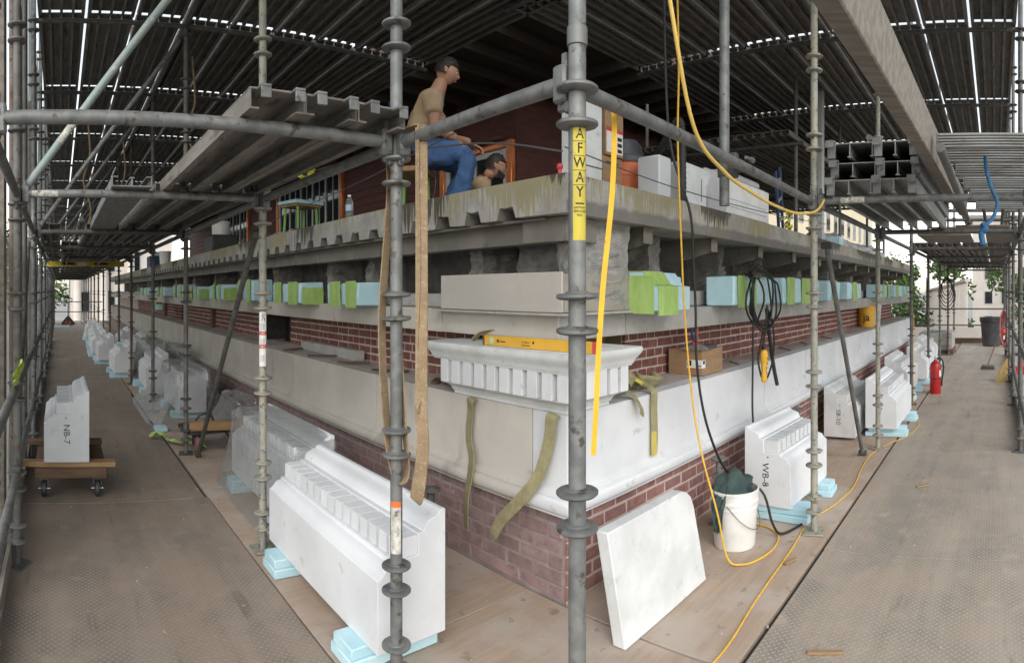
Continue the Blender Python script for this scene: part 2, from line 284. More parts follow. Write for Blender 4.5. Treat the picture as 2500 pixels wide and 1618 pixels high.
# ---------------------------------------------------------------- mesh building
def rz(a): return Matrix.Rotation(a, 4, 'Z')
def frame_to(d):
    return Vector(d).normalized().to_track_quat('Z', 'Y').to_matrix()
class MB:
    def __init__(s): s.v, s.f, s.tone = [], [], None
    def add(s, vs, fs):
        k = len(s.v); s.v += [tuple(x) for x in vs]; s.f += [tuple(i + k for i in f) for f in fs]; return s
    def box(s, x0, x1, y0, y1, z0, z1, c=0., m=None):
        """box, with chamfered edges when c > 0"""
        cx, cy, cz = (x0 + x1) / 2, (y0 + y1) / 2, (z0 + z1) / 2; hx, hy, hz = abs(x1 - x0) / 2, abs(y1 - y0) / 2, abs(z1 - z0) / 2
        c = min(c, hx * .49, hy * .49, hz * .49)
        if c <= 0:
            vs = [(cx + i * hx, cy + j * hy, cz + k * hz) for k in (-1, 1) for j in (-1, 1) for i in (-1, 1)]
            fs = [(0, 2, 3, 1), (4, 5, 7, 6), (0, 1, 5, 4), (2, 6, 7, 3), (0, 4, 6, 2), (1, 3, 7, 5)]
        else:
            vs, ix = [], {}
            for k in (-1, 1):
                for j in (-1, 1):
                    for i in (-1, 1):
                        for a in range(3):
                            h = [hx, hy, hz]; q = [hx - c, hy - c, hz - c]; q[a] = h[a]
                            ix[(i, j, k, a)] = len(vs); vs.append((cx + i * q[0], cy + j * q[1], cz + k * q[2]))
            fs = []
            for a in range(3):
                b, d = (a + 1) % 3, (a + 2) % 3
                for sg in (-1, 1):
                    def key(p, q):
                        t = [0, 0, 0]; t[a] = sg; t[b] = p; t[d] = q; return ix[(*t, a)]
                    loop = [key(-1, -1), key(1, -1), key(1, 1), key(-1, 1)]
                    fs.append(tuple(loop if sg > 0 else loop[::-1]))
                for p in (-1, 1):
                    for q in (-1, 1):
                        def k2(w, ax):
                            t = [0, 0, 0]; t[a] = w; t[b] = p; t[d] = q; return ix[(*t, ax)]
                        loop = [k2(-1, b), k2(1, b), k2(1, d), k2(-1, d)]
                        fs.append(tuple(loop if p * q < 0 else loop[::-1]))
            for k in (-1, 1):
                for j in (-1, 1):
                    for i in (-1, 1):
                        l = [ix[(i, j, k, a)] for a in range(3)]; fs.append(tuple(l if i * j * k > 0 else l[::-1]))
        if m is not None: vs = [m @ Vector(v) for v in vs]
        return s.add(vs, fs)
    def tube(s, p0, p1, r, n=12, r1=None, caps=True):
        p0, p1 = Vector(p0), Vector(p1); m = frame_to(p1 - p0); r1 = r if r1 is None else r1
        vs = []
        for p, q in ((p0, r), (p1, r1)):
            vs += [p + m @ Vector((q * math.cos(2 * math.pi * i / n), q * math.sin(2 * math.pi * i / n), 0)) for i in range(n)]
        fs = [(i, (i + 1) % n, n + (i + 1) % n, n + i) for i in range(n)]
        if caps: fs += [tuple(range(n))[::-1], tuple(range(n, 2 * n))]
        return s.add(vs, fs)
    def path(s, pts, r, n=8, flat=None, up=None, closed=False):
        """round tube, or flat belt of width flat[0], thickness flat[1], along points"""
        P = [Vector(p) for p in pts]; L = len(P); vs = []; prev = None
        for i, p in enumerate(P):
            t = (P[(i + 1) % L] - P[i - 1]) if closed else (P[min(i + 1, L - 1)] - P[max(i - 1, 0)])
            t.normalize()
            if prev is None:
                a = Vector(up) if up else (Vector((0, 0, 1)) if abs(t.z) < .9 else Vector((1, 0, 0)))
            else: a = prev
            a = (a - t * a.dot(t)).normalized(); b = t.cross(a); prev = a
            rr = r[i] if isinstance(r, (list, tuple)) else r
            if flat:
                w, h = flat[0] / 2, flat[1] / 2
                vs += [p + a * (w * i_) + b * (h * j_) for i_, j_ in ((-1, -1), (1, -1), (1, 1), (-1, 1))]; n = 4
            else: vs += [p + a * rr * math.cos(2 * math.pi * k / n) + b * rr * math.sin(2 * math.pi * k / n) for k in range(n)]
        fs = []
        for i in range(L if closed else L - 1):
            o, q = i * n, ((i + 1) % L) * n
            fs += [(o + k, o + (k + 1) % n, q + (k + 1) % n, q + k) for k in range(n)]
        if not closed: fs += [tuple(range(n))[::-1], tuple(range((L - 1) * n, L * n))]
        return s.add(vs, fs)
    def lathe(s, prof, n=20, at=(0, 0, 0), m=None):
        vs, fs = [], []
        for r, z in prof: vs += [Vector((r * math.cos(2 * math.pi * i / n), r * math.sin(2 * math.pi * i / n), z)) for i in range(n)]
        for j in range(len(prof) - 1):
            fs += [(j * n + i, j * n + (i + 1) % n, (j + 1) * n + (i + 1) % n, (j + 1) * n + i) for i in range(n)]
        if prof[0][0] > 1e-6: fs.append(tuple(range(n))[::-1])
        if prof[-1][0] > 1e-6: fs.append(tuple(range((len(prof) - 1) * n, len(prof) * n)))
        if m is not None: vs = [m @ v for v in vs]
        return s.add([v + Vector(at) for v in vs], fs)
    def prism(s, poly, fn, w0, w1):
        """2D polygon swept straight from w0 to w1; fn(u, v, w) gives the point"""
        k = len(poly); vs = [fn(u, v, w0) for u, v in poly] + [fn(u, v, w1) for u, v in poly]
        return s.add(vs, [tuple(range(k))[::-1], tuple(range(k, 2 * k))] + [(i, (i + 1) % k, k + (i + 1) % k, k + i) for i in range(k)])
    def sweep(s, pts, prof, closed=False):
        """profile of (outward, z) run along a plan polyline with mitred corners; outward is to the right of travel"""
        L = len(pts); k = len(prof); vs = []
        P = [Vector((*p, 0)) for p in pts]
        def nrm(a, b): d = (b - a).normalized(); return Vector((d.y, -d.x, 0))
        for i in range(L):
            n1 = nrm(P[i - 1], P[i]) if (i or closed) else None
            n2 = nrm(P[i], P[(i + 1) % L]) if (i < L - 1 or closed) else None
            m = n1 if n2 is None else n2 if n1 is None else (n1 + n2) / (1 + n1.dot(n2))
            vs += [P[i] + m * o + Vector((0, 0, z)) for o, z in prof]
        fs = []
        for i in range(L if closed else L - 1):
            a, b = i * k, ((i + 1) % L) * k
            fs += [(a + j, a + (j + 1) % k, b + (j + 1) % k, b + j) for j in range(k)]
        if not closed: fs += [tuple(range(k))[::-1], tuple(range((L - 1) * k, L * k))]
        return s.add(vs, fs)
    def grid(s, fn, nu, nv):
        vs = [fn(i / nu, j / nv) for j in range(nv + 1) for i in range(nu + 1)]
        return s.add(vs, [(j * (nu + 1) + i, j * (nu + 1) + i + 1, (j + 1) * (nu + 1) + i + 1, (j + 1) * (nu + 1) + i) for j in range(nv) for i in range(nu)])
    def blob(s, c, r, sub=(10, 7), jit=0., m=None):
        n, k = sub; vs = []
        for j in range(k + 1):
            th = math.pi * j / k
            for i in range(n):
                a = 2 * math.pi * i / n; q = 1 + jit * noise.noise(Vector((c[0] * 9 + math.cos(a) * math.sin(th) * 1.7, c[1] * 9 + math.sin(a) * math.sin(th) * 1.7, c[2] * 9 + math.cos(th) * 1.7)))
                v = Vector((r[0] * math.cos(a) * math.sin(th) * q, r[1] * math.sin(a) * math.sin(th) * q, r[2] * math.cos(th) * q))
                vs.append((m @ v if m else v) + Vector(c))
        return s.add(vs, [(j * n + i, (j + 1) * n + i, (j + 1) * n + (i + 1) % n, j * n + (i + 1) % n) for j in range(k) for i in range(n)])
    def xf(s, m): s.v = [tuple(m @ Vector(v)) for v in s.v]; return s
    def mesh(s, name, mt, smooth=40):
        me = bpy.data.meshes.new(name); me.from_pydata(s.v, [], s.f); me.validate()
        import bmesh
        bm = bmesh.new(); bm.from_mesh(me); bmesh.ops.recalc_face_normals(bm, faces=bm.faces); bm.to_mesh(me); bm.free()
        if smooth:
            me.polygons.foreach_set('use_smooth', [True] * len(me.polygons)); me.set_sharp_from_angle(angle=math.radians(smooth))
        me.materials.append(MT[mt] if isinstance(mt, str) else mt)
        return me
    def build(s, name, mt, parent=None, smooth=40):
        return link(name, s.mesh(name, mt, smooth), parent)
def bevel(o, w=.003, seg=2):
    m = o.modifiers.new('bevel', 'BEVEL'); m.width = w; m.segments = seg; m.limit_method = 'ANGLE'; m.angle_limit = math.radians(35); m.harden_normals = False
    return o
def link(name, me, parent=None, loc=None, rot=None):
    o = bpy.data.objects.new(name, me); COL.objects.link(o)
    if parent: o.parent = parent
    if loc is not None: o.location = loc
    if rot is not None: o.rotation_euler = rot
    return o
def tag(o, label, cat, group=None, kind=None):
    if label: o['label'] = label
    if cat: o['category'] = cat
    if group: o['group'] = group
    if kind: o['kind'] = kind
    return o
def thing(name, label, cat, loc=(0, 0, 0), rot=0., group=None):
    o = link(name, None, None, loc); o.rotation_euler = (0, 0, rot); o.empty_display_size = .1
    return tag(o, label, cat, group)
def struct(o): o['kind'] = 'structure'; return o
ORD = ['first', 'second', 'third', 'fourth', 'fifth', 'sixth', 'seventh', 'eighth', 'ninth', 'tenth', 'eleventh', 'twelfth', 'thirteenth', 'fourteenth', 'fifteenth', 'sixteenth', 'seventeenth', 'eighteenth']
def text_mesh(txt, size, wob=0.):
    cu = bpy.data.curves.new('lettering', 'FONT'); cu.body = txt; cu.size = size; cu.align_x = 'CENTER'; cu.align_y = 'CENTER'; cu.resolution_u = 2
    if wob: cu.offset = size * wob
    o = bpy.data.objects.new('lettering', cu); COL.objects.link(o)
    me = bpy.data.meshes.new_from_object(o.evaluated_get(bpy.context.evaluated_depsgraph_get())); bpy.data.objects.remove(o)
    mb = MB(); mb.add([v.co for v in me.vertices], [tuple(p.vertices) for p in me.polygons]); return mb
def cat_spline(pts, n=8):
    P = [Vector(p) for p in pts]; out = []
    for i in range(len(P) - 1):
        a, b, c, d = P[max(i - 1, 0)], P[i], P[i + 1], P[min(i + 2, len(P) - 1)]
        for k in range(n):
            t = k / n; out.append(.5 * ((2 * b) + (c - a) * t + (2 * a - 5 * b + 4 * c - d) * t * t + (3 * b - a - 3 * c + d) * t ** 3))
    return out + [P[-1]]
def nz(x, y, z=0., s=1.): return noise.noise(Vector((x * s, y * s, z * s)))
# ================================================================ the setting
FL = 0.0
ground = MB().box(-1900, 1900, -1900, 1900, -4.3, -4.2).build('ground', 'ground'); struct(ground)
road = MB().box(17.5, 400, -14, -3, -4.196, -4.19).build('road', 'asphalt'); struct(road)
deck = MB().box(-.42, 2.9, -.42, 33, -.16, -.03).box(2.9, 19.5, -.42, 2.5, -.16, -.03).build('walkway_deck', 'deck_base'); struct(deck)
# tread plates: left run along Y, right run along X
y = -.3
k = 0
while y < 32:
    L = 2.42; o = RND.uniform(-.025, .025)
    MB().box(-.33, 1.13 + o, y + .004, min(y + L, 32.3) - .004, -.03, RND.uniform(0, .003), .002).build('steel_plate', 'plate', deck, 0); y += L; k += 1
x = 1.16
while x < 18.6:
    L = 2.42; o = RND.uniform(-.02, .02)
    MB().box(x + .004, min(x + L, 19) - .004, -.33, 1.06 + o, -.03, RND.uniform(0, .003), .002).build('steel_plate', 'plate_r', deck, 0); x += L
# plywood strips between the plates and the wall
y = 1.09
while y < 32:
    L = RND.choice([1.22, 2.44, 2.44]); MB().box(1.165, 2.3, y + .004, y + L - .004, -.03, -.006 + RND.uniform(0, .004), .002).build('plywood_sheet', 'ply', deck, 0); y += L
x = 2.31
while x < 18:
    L = RND.choice([1.22, 2.44, 2.44]); MB().box(x + .004, x + L - .004, 1.09, 2.03, -.03, -.006 + RND.uniform(0, .004), .002).build('plywood_sheet', 'ply', deck, 0); x += L

# ================================================================ the building
XL_, YR_ = 2.28, 2.0            # faces of the stone course, left and right
LEND, REND = 27.0, 14.2
bld = thing('brick_building', 'brick and stone building with stripped concrete ledge, wrapped by the scaffold', 'building', (XL_, YR_, 0))
OFF = Vector((-XL_, -YR_, 0))
def bpart(name, mb, mt, parent=None, smooth=40):
    o = mb.build(name, mt, parent or bld, smooth)
    if parent is None: o.location = OFF
    return o
# floor slab on ribbed metal deck
poly = [(YR_, 2.225), (YR_, 2.02)]
yy = 2.456
while yy < LEND - .3:
    j = lambda a=.006: RND.uniform(-a, a)
    poly += [(yy - .078 + j(), 2.02 + j(.004)), (yy - .055 + j(), 2.092 + j()), (yy + j(), 2.086 + j()), (yy + .052 + j(), 2.094 + j()), (yy + .076 + j(), 2.02 + j(.004))]
    yy += .2925
poly += [(LEND, 2.02), (LEND, 2.225)]
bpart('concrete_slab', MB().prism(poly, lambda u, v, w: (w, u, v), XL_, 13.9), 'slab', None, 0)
# rough core behind the ledge
bpart('concrete_core', MB().box(2.95, 13.6, 2.75, LEND, 1.36, 2.02), 'conc_rough', None, 0)
def rough_box(x0, x1, y0, y1, z0, z1, amp=.02, n=22, k=6):
    vs, fs = [], []
    ring = [(x0 + (x1 - x0) * i / k, y0) for i in range(k)] + [(x1, y0 + (y1 - y0) * i / k) for i in range(k)] + [(x1 - (x1 - x0) * i / k, y1) for i in range(k)] + [(x0, y1 - (y1 - y0) * i / k) for i in range(k)]
    m = len(ring); cx, cy = (x0 + x1) / 2, (y0 + y1) / 2
    for j in range(n + 1):
        z = z0 + (z1 - z0) * j / n
        for a, b in ring:
            d = amp * (1.1 * nz(a, b, z, 7) + .8 * nz(a, b, z, 22) + .5 * RND.uniform(-1, 1)); r = math.hypot(a - cx, b - cy) + 1e-6
            vs.append((a + d * (a - cx) / r, b + d * (b - cy) / r, z))
    for j in range(n):
        for i in range(m): fs.append((j * m + i, j * m + (i + 1) % m, (j + 1) * m + (i + 1) % m, (j + 1) * m + i))
    return MB().add(vs, fs)
for yy in (3.1, 4.55, 5.35, 6.9, 8.3, 9.8, 11.4, 13.2, 15.2, 17.4, 19.8, 22):
    bpart('concrete_rib', rough_box(2.62, 2.97, yy - .06, yy + .08, 1.5, 2.03), 'conc_rib', None, 0)
bpart('concrete_rib', rough_box(2.5, 2.97, 2.1, 2.26, 1.5, 2.03, .015), 'conc_rib', None, 0)
for xx in (2.75, 3.75, 4.9, 5.9, 7.1, 8.4, 9.8, 11.3, 12.7):
    bpart('concrete_rib', rough_box(xx - .07, xx + .08, 2.42, 2.77, 1.5, 2.03), 'conc_rib', None, 0)
# steel under the slab
def chan(x0, x1, y0, y1, z0, z1): return MB().box(x0, x1, y0, y1, z0, z1, .004)
bpart('steel_beam', chan(2.40, 2.415, 2.2, 5.72, 1.885, 2.018).box(2.33, 2.40, 2.2, 5.72, 2.003, 2.018, .003).box(2.415, 2.52, 2.2, 5.7, 1.885, 1.9, .003), 'steel_prim')
bpart('steel_beam', chan(2.42, 2.435, 5.78, 12.2, 1.89, 2.018).box(2.35, 2.42, 5.78, 12.2, 2.003, 2.018, .003), 'steel_prim')
bpart('steel_beam', chan(2.42, 2.435, 12.25, 26, 1.89, 2.018), 'steel_prim')
bpart('steel_beam', chan(2.36, 2.62, 2.07, 2.085, 1.885, 2.018).box(2.36, 2.375, 2.085, 2.4, 1.885, 2.018, .003), 'steel_prim')
x = 3.12
while x < 13.5:
    pr = [(2.06, 2.018), (2.06, 1.915), (2.12, 1.905), (2.3, 1.86), (2.5, 1.84), (2.72, 1.84), (2.72, 2.018)]
    bpart('steel_bracket', MB().prism(pr, lambda u, v, w: (w, u, v), x - .01, x + .005).box(x - .05, x + .05, 2.055, 2.063, 1.915, 2.017, .002), 'steel_prim')
    x += .913
# shelf, lintel plate and stone band
bpart('shelf_angle', MB().sweep([(2.31, 3.22), (2.31, 2.07), (3.02, 2.07)], [(0, 1.488), (0, 1.5), (-.34, 1.5), (-.34, 1.488)]), 'stone_grey')
bpart('lintel_plate', MB().box(2.36, 2.375, 2.102, 3.17, 1.503, 1.722, .003), mat('beige_primer', (.52, .485, .44), (.46, .43, .39), 3, rough=.6))
bpart('lintel_plate', MB().box(2.377, 2.99, 2.1, 2.115, 1.503, 1.712, .003), mat('lintel_darker', (.36, .32, .27), (.30, .265, .225), 3, rough=.65))  # same lintel wrapping the corner, toned darker on its right face
bpart('concrete_curb', MB().box(2.52, 2.95, 3.19, LEND, 1.502, 1.60, .01), 'stone_grey', None, 0)
bpart('concrete_curb', MB().box(3.03, 13.6, 2.27, 2.75, 1.502, 1.62, .01), 'stone_grey', None, 0)
def band(a, b, side):
    if side == 'L': mb = MB().box(2.40, 2.95, a, b - .006, 1.345, 1.486 if a < 3.2 else 1.5, .004)
    else: mb = MB().box(a, b - .006, 2.16 if a > 2.5 else 2.162, 2.75, 1.3455, 1.486 if a < 3 else 1.5, .004)
    bpart('stone_band', mb, 'stone_old' if side == 'L' else 'stone_grey')
y = 2.165
for L in (1.05, 1.6, 1.4, 1.9, 1.6, 1.9, 2.2, 2.2, 2.6, 2.6, 2.6, 2.6, 2.6): band(y, y + L, 'L'); y += L
x = 2.41
for L in (.62, 1.3, 1.8, 1.8, 1.7, 1.8, 2.0, 2.0): band(x, x + L, 'R'); x += L
# niche in the missing brick corner
bpart('niche_board', MB().box(2.80, 2.82, 2.5, 3.16, .99, 1.338), 'stone_grey')
bpart('niche_board', MB().box(2.83, 3.4, 2.55, 2.57, .99, 1.338), mat('brown_board', (.21, .155, .085), (.17, .125, .07), 4, rough=.85))
bpart('niche_board', MB().box(3.33, 3.345, 2.42, 2.548, .99, 1.338), mat('ochre_board', (.26, .20, .11), (.21, .16, .09), 4, rough=.85))
# carved stone course: one panel at a time
PROF = [(-.12, .987), (0, .987), (0, .605), (.008, .59), (.022, .575), (.03, .568), (.03, .556), (.043, .552), (.053, .538), (.056, .52), (.053, .502), (.043, .488), (.03, .482), (.03, .471), (-.12, .471)]
LJ = [2.24, 3.87, 5.5, 7.1, 8.75, 10.4, 12.0, 13.7, 15.4, 17.2, 19.0, 20.8, 22.6, 24.4, 26.4]
RJ = [3.68, 4.9, 6.05, 7.3, 8.5, 9.7, 10.9, 12.1, 13.2, 14.3]
J = .0035
bpart('stone_panel', MB().sweep([(XL_, LJ[0] - J), (XL_, YR_), (RJ[0] - J, YR_)], [(o, z) for o, z in PROF][::-1] if False else PROF), 'stone_new')
for a, b in zip(LJ, LJ[1:]): bpart('stone_panel', MB().sweep([(XL_ + RND.uniform(-.002, .002), b - J), (XL_, a + J)], PROF), 'stone_old')
for a, b in zip(RJ, RJ[1:]): bpart('stone_panel', MB().sweep([(a + J, YR_ + RND.uniform(-.0015, .0015)), (b - J, YR_)], PROF), 'stone_new')
def ledge_grid(u, v, side):
    e = v; s_ = u
    h = .012 * nz(s_ * 40, v * 3, 3) + .01 * nz(s_ * 160, v * 9, 5)
    return h
mb = MB(); mb.grid(lambda u, v: (2.395 + v * .36, 2.15 + u * 24.8, .975 + (.02 if 0 < v < 1 else .01) + .011 * nz(u * 60, v * 3, 1) * (v > 0)), 240, 5); bpart('ledge_top', mb, 'ledge', None, 60)
mb = MB(); mb.grid(lambda u, v: (2.4 + u * 11.8, 2.115 + v * .36, .975 + (.02 if 0 < v < 1 else .01) + .011 * nz(u * 40, v * 3, 9) * (v > 0)), 160, 5); bpart('ledge_top', mb, 'ledge', None, 60)
bpart('ledge_core', MB().box(2.41, 2.95, 2.13, LEND, .45, .965).box(2.95, 14.2, 2.13, 2.75, .45, .965), 'mortar', None, 0)
# ---- brickwork
CAND = []
def make_brick(Lb, hb, db, seed):
    r = random.Random(seed); mb = MB().box(-Lb / 2, Lb / 2, 0, db, 0, hb, .004)
    mb.v = [(a + r.uniform(-.0025, .0025), b + r.uniform(-.0012, .0012), c + r.uniform(-.0018, .0018)) for a, b, c in mb.v]; return mb
BR = {}
def brick_wall(side, plane, s0, s1, z0, z1, ncourse, english, mt, mortar, mb_box, gaps=()):
    part = bpart('brick_wall', mb_box, mortar, None, 0)
    ch = (z1 - z0) / ncourse; hb = ch - .0135; r = random.Random(int(plane * 1000) + ncourse)
    for c in range(ncourse):
        hdr = english and c % 2 == 0
        Lb = .097 if hdr else .2; s = s0 - (0 if c % 2 else .055 if english else .105)
        while s < s1:
            w = Lb
            a, b = max(s, s0), min(s + w, s1)
            if b - a > .03 and not any(g0 - .02 < (a + b) / 2 < g1 + .02 for g0, g1 in gaps):
                m = (a + b) / 2; zc = z0 + c * ch
                X, Y = (plane, m) if side == 'L' else (m, plane)
                t = math.hypot(X, Y); fs = abs(plane) / t
                key = (round(b - a, 2), round(hb, 3), mt, r.randrange(3))
                CAND.append((hb * (b - a) * fs / (t * t), side, part, key, mt, (X, Y, zc + .005), r.uniform(-.003, .003), r.uniform(-.006, .006), r.random()))
            s += w + .0135
    return part
brick_wall('L', 2.655, 3.13, 20, .992, 1.338, 5, True, 'brick', 'mortar', MB().box(2.6595, 2.95, 3.135, 6.5, .97, 1.3385).box(2.6595, 2.95, 7.3, 12.2, .97, 1.3385).box(2.6595, 2.95, 12.8, LEND, .97, 1.3385), ((6.53, 7.28), (12.2, 12.8)))
brick_wall('R', 2.405, 3.36, 13.6, .992, 1.338, 5, True, 'brick', 'mortar', MB().box(3.365, 13.6, 2.4095, 2.8, .97, 1.3385))
brick_wall('L', 2.315, 2.06, 9.5, .0, .468, 6, False, 'brick_l', 'mortar_dark', MB().box(2.3185, 2.9, 2.052, LEND, -.1, .4695))
brick_wall('R', 2.035, 2.33, 13.8, .0, .468, 6, False, 'brick_r', 'mortar', MB().box(2.336, 13.8, 2.0385, 2.89, -.1, .4690))
CAND.sort(key=lambda c: -c[0])
rest = {}
for i, (sz, side, part, key, mt, loc, dj, aj, tone) in enumerate(CAND):
    m = BR.get(key)
    if m is None:
        m = BR[key] = make_brick(key[0], key[1], .07, hash(key) % 9999)
    rot = (-math.pi / 2 if side == 'L' else 0) + aj * .6
    off = Vector((dj if side == 'L' else 0, dj if side == 'R' else 0, 0))
    if i < 300:
        mk = ('mesh', key)
        if mk not in BR:
            BR[mk] = m.mesh('brick', mt, 0)
        o = link('brick', BR[mk], part, Vector(loc) + off, (aj, 0, rot))
    else: rest.setdefault(part, []).append((m, Matrix.Translation(Vector(loc) + off) @ rz(rot), tone, mt))
for part, L in rest.items():
    mb = MB(); tones = []
    for m, M4, tone, mt in L:
        mb.add([M4 @ Vector(v) for v in m.v], m.f); tones += [tone] * len(m.f)
    me = bpy.data.meshes.new('brickwork'); me.from_pydata(mb.v, [], mb.f); me.materials.append(MT[L[0][3]])
    at = me.attributes.new('tone', 'FLOAT', 'FACE'); at.data.foreach_set('value', tones)
    o = link('brickwork', me, part); o['kind'] = 'stuff'
# black panels painting the darkness inside the left brick openings
bpart('opening_dark_panel', MB().box(2.9, 2.94, 6.5, 7.3, .97, 1.35), 'black'); bpart('opening_dark_panel', MB().box(2.9, 2.94, 12.2, 12.8, .97, 1.35), 'black')
bpart('vent_board', MB().box(2.6, 2.63, 7.24, 7.27, .99, 1.338).box(2.6, 2.9, 7.27, 7.29, .99, 1.338), 'steel_dark')
bpart('vent_board', MB().box(2.6, 2.66, 9.9, 10.05, .99, 1.338, .003), 'wood_dark'); bpart('vent_board', MB().box(2.6, 2.66, 14.5, 14.8, .99, 1.6, .003), 'wood_dark')
# upper storey: dark red boards, copper-cased windows, overhang added for shade
UX, UY = 6.0, 6.2
bpart('upper_wall', MB().box(UX, 10.5, UY, LEND, 2.225, 6.6), 'siding', None, 0)
WINS = [(6.35, 7.85, 2.5, 3.72), (11.65, 15.4, 2.5, 4.34), (18.2, 21.5, 2.5, 4.34)]
zb = 2.23
def boards(y0, y1):
    z = 2.23
    while z < 4.6:
        pr = [(0, z), (.022, z), (.008, z + .17), (0, z + .17)]
        bpart('siding_board', MB().prism(pr, lambda u, v, w: (UX - u, w, v), y0, y1), 'siding', None, 0); z += .163
for a, b in ((UY, 6.27), (7.97, 11.53), (15.52, 18.08), (21.62, 26.5)): boards(a, b)
for a, b, z0, z1 in WINS:
    w = bpart('window', MB().box(UX - .10, UX - .005, a - .12, a, z0 - .1, z1 + .1, .01).box(UX - .10, UX - .005, b, b + .12, z0 - .1, z1 + .1, .01).box(UX - .10, UX - .005, a, b, z1, z1 + .1, .01), 'copper')
    n = max(2, round((b - a) / .75))
    MB().box(UX - .03, UX - .012, a, b, z0, z1).build('pane', 'glass', w)
    for i in range(n + 1):
        yy = a + .05 + (b - a - .1) * i / n
        wd = .05 if i in (0, n) else .025
        MB().box(UX - .06, UX - .031, yy - wd, yy + wd, z0, z1, .004).build('mullion', 'white_paint', w)
    MB().box(UX - .055, UX - .032, a + .06, b - .06, z1 - .09, z1, .004).build('sash_rail', 'white_paint', w)
    for i in range(n):
        yy = a + .05 + (b - a - .1) * (i + .5) / n
        MB().box(UX - .045, UX - .031, yy - .01, yy + .01, z0, z1 - .09, .002).build('glazing_bar', 'white_paint', w)
    MB().box(UX - .2, UX - .1, a + .02, b - .02, z1 + .1, z1 + .16, .01).build('head_casing', 'siding', w)
bpart('added_eave', MB().box(4.2, 13.0, 4.2, LEND, 4.62, 4.75), 'added_eave', None, 0)  # overhang added so the slab and wall under it fall dark
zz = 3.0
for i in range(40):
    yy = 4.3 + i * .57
    bpart('added_rafter', MB().box(4.2, UX - .03, yy, yy + .05, 4.48, 4.618, .004), 'added_eave')
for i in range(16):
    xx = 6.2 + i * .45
    bpart('added_rafter', MB().box(xx, xx + .05, 4.25, UY - .03, 4.48, 4.618, .004), 'added_eave')
# ================================================================ scaffold
TR = .0242
ZD = 2.19                                  # height of ledgers and transoms
ZU = 4.25                                  # next lift
FLZ = [.14, .235, .45, .546, .98, 1.076, 1.512, 1.606, 2.04, 2.135, 2.57, 2.665, 3.10, 3.195, 3.63, 3.725, 4.16, 4.255, 4.69, 4.785]
FLANGE = {}
def flange_mesh(mt):
    if mt not in FLANGE:
        FLANGE[mt] = MB().lathe([(TR - .002, -.011), (.036, -.011), (.052, -.008), (.0575, -.003), (.0575, .004), (.053, .0075), (.034, .008), (.029, .013), (TR - .002, .014)], 24).mesh('flange', mt)
    return FLANGE[mt]
def pole(x, y, label, mt='galv', group=None, top=6.3, lift=0., near=True, flz=FLZ):
    t = thing('scaffold_pole', label, 'scaffold pole', (x, y, lift), RND.uniform(0, 6), group)
    MB().tube((0, 0, .012), (0, 0, top - lift), TR, 18 if near else 10).build('tube', mt, t)
    MB().box(-.07, .07, -.07, .07, 0, .011, .002).build('base_plate', mt, t)
    if near: MB().lathe([(TR + .001, 2.28), (TR + .004, 2.282), (TR + .004, 2.33), (TR + .001, 2.332)], 16).build('spigot_collar', mt, t)
    for z in flz:
        if z < top - lift: link('flange', flange_mesh(mt), t, (0, 0, z), (RND.uniform(-.03, .03), RND.uniform(-.03, .03), 0))
    return t
LY = [1.97, 3.52, 5.8, 7.9, 10.3, 12.5, 14.7, 16.9, 19.1, 21.3, 23.5, 25.7, 27.9, 30.1]
RX = [3.82, 6.0, 8.44, 10.6, 12.8, 15.0, 17.2]
LXI, LXO, RYI, RYO = 1.25, -.25, 1.2, -.25
CP = (1.23, 1.04)
p_corner = pole(*CP, 'thick grey scaffold pole with yellow lettered sticker in front of the building corner', 'galv', flz=[z if z < 1.7 else z + .03 for z in FLZ])
lm = ['galv', 'tube_flake', 'tube_dull', 'tube_dull', 'tube_rust'] + ['tube_dull', 'tube_rust', 'tube_dull', 'tube_dull'] * 3
p_left = []
for i, y in enumerate(LY):
    lab = ['grey scaffold pole beside the tan sling, next left of the corner pole', 'mottled scaffold pole with white and red warning label near the plastic-covered block',
           'dark scaffold pole standing by the pink caster on the left walkway', 'dark scaffold pole left of the bagged block on the left walkway', 'brown rusty scaffold pole in front of a white block on the left walkway'][i] if i < 5 else \
          'inner scaffold pole of the left walkway, %s from the corner pole' % ORD[i]
    p_left.append(pole(LXI, y, lab, lm[i], 'inner poles of the left walkway', near=i < 5))
for i, y in enumerate(LY[1:]):
    pole(LXO, y, 'outer scaffold pole at the left edge, %s along the left walkway' % ORD[i], RND.choice(['tube_dull', 'galv', 'tube_dull']), 'outer poles of the left walkway', near=i < 3)
rm = ['tube_flake', 'tube_flake', 'tube_dull', 'tube_dull', 'tube_dull', 'tube_rust', 'tube_dull']
p_right = []
for i, x in enumerate(RX):
    lab = ['scaffold pole with peeling paint in front of the white block on the right walkway', 'scaffold pole with peeling paint beside the brace foot on the right walkway', 'dark scaffold pole in front of the far white blocks on the right'][i] if i < 3 else \
          'inner right scaffold pole, %s from the corner pole' % ORD[i]
    p_right.append(pole(x, RYI, lab, rm[i], 'inner poles of the right walkway', near=i < 3))
for i, x in enumerate(RX[1:]):
    pole(x, RYO, 'outer scaffold pole at the right edge, %s along the right walkway' % ORD[i], 'tube_dull', 'outer poles of the right walkway', near=i < 2)
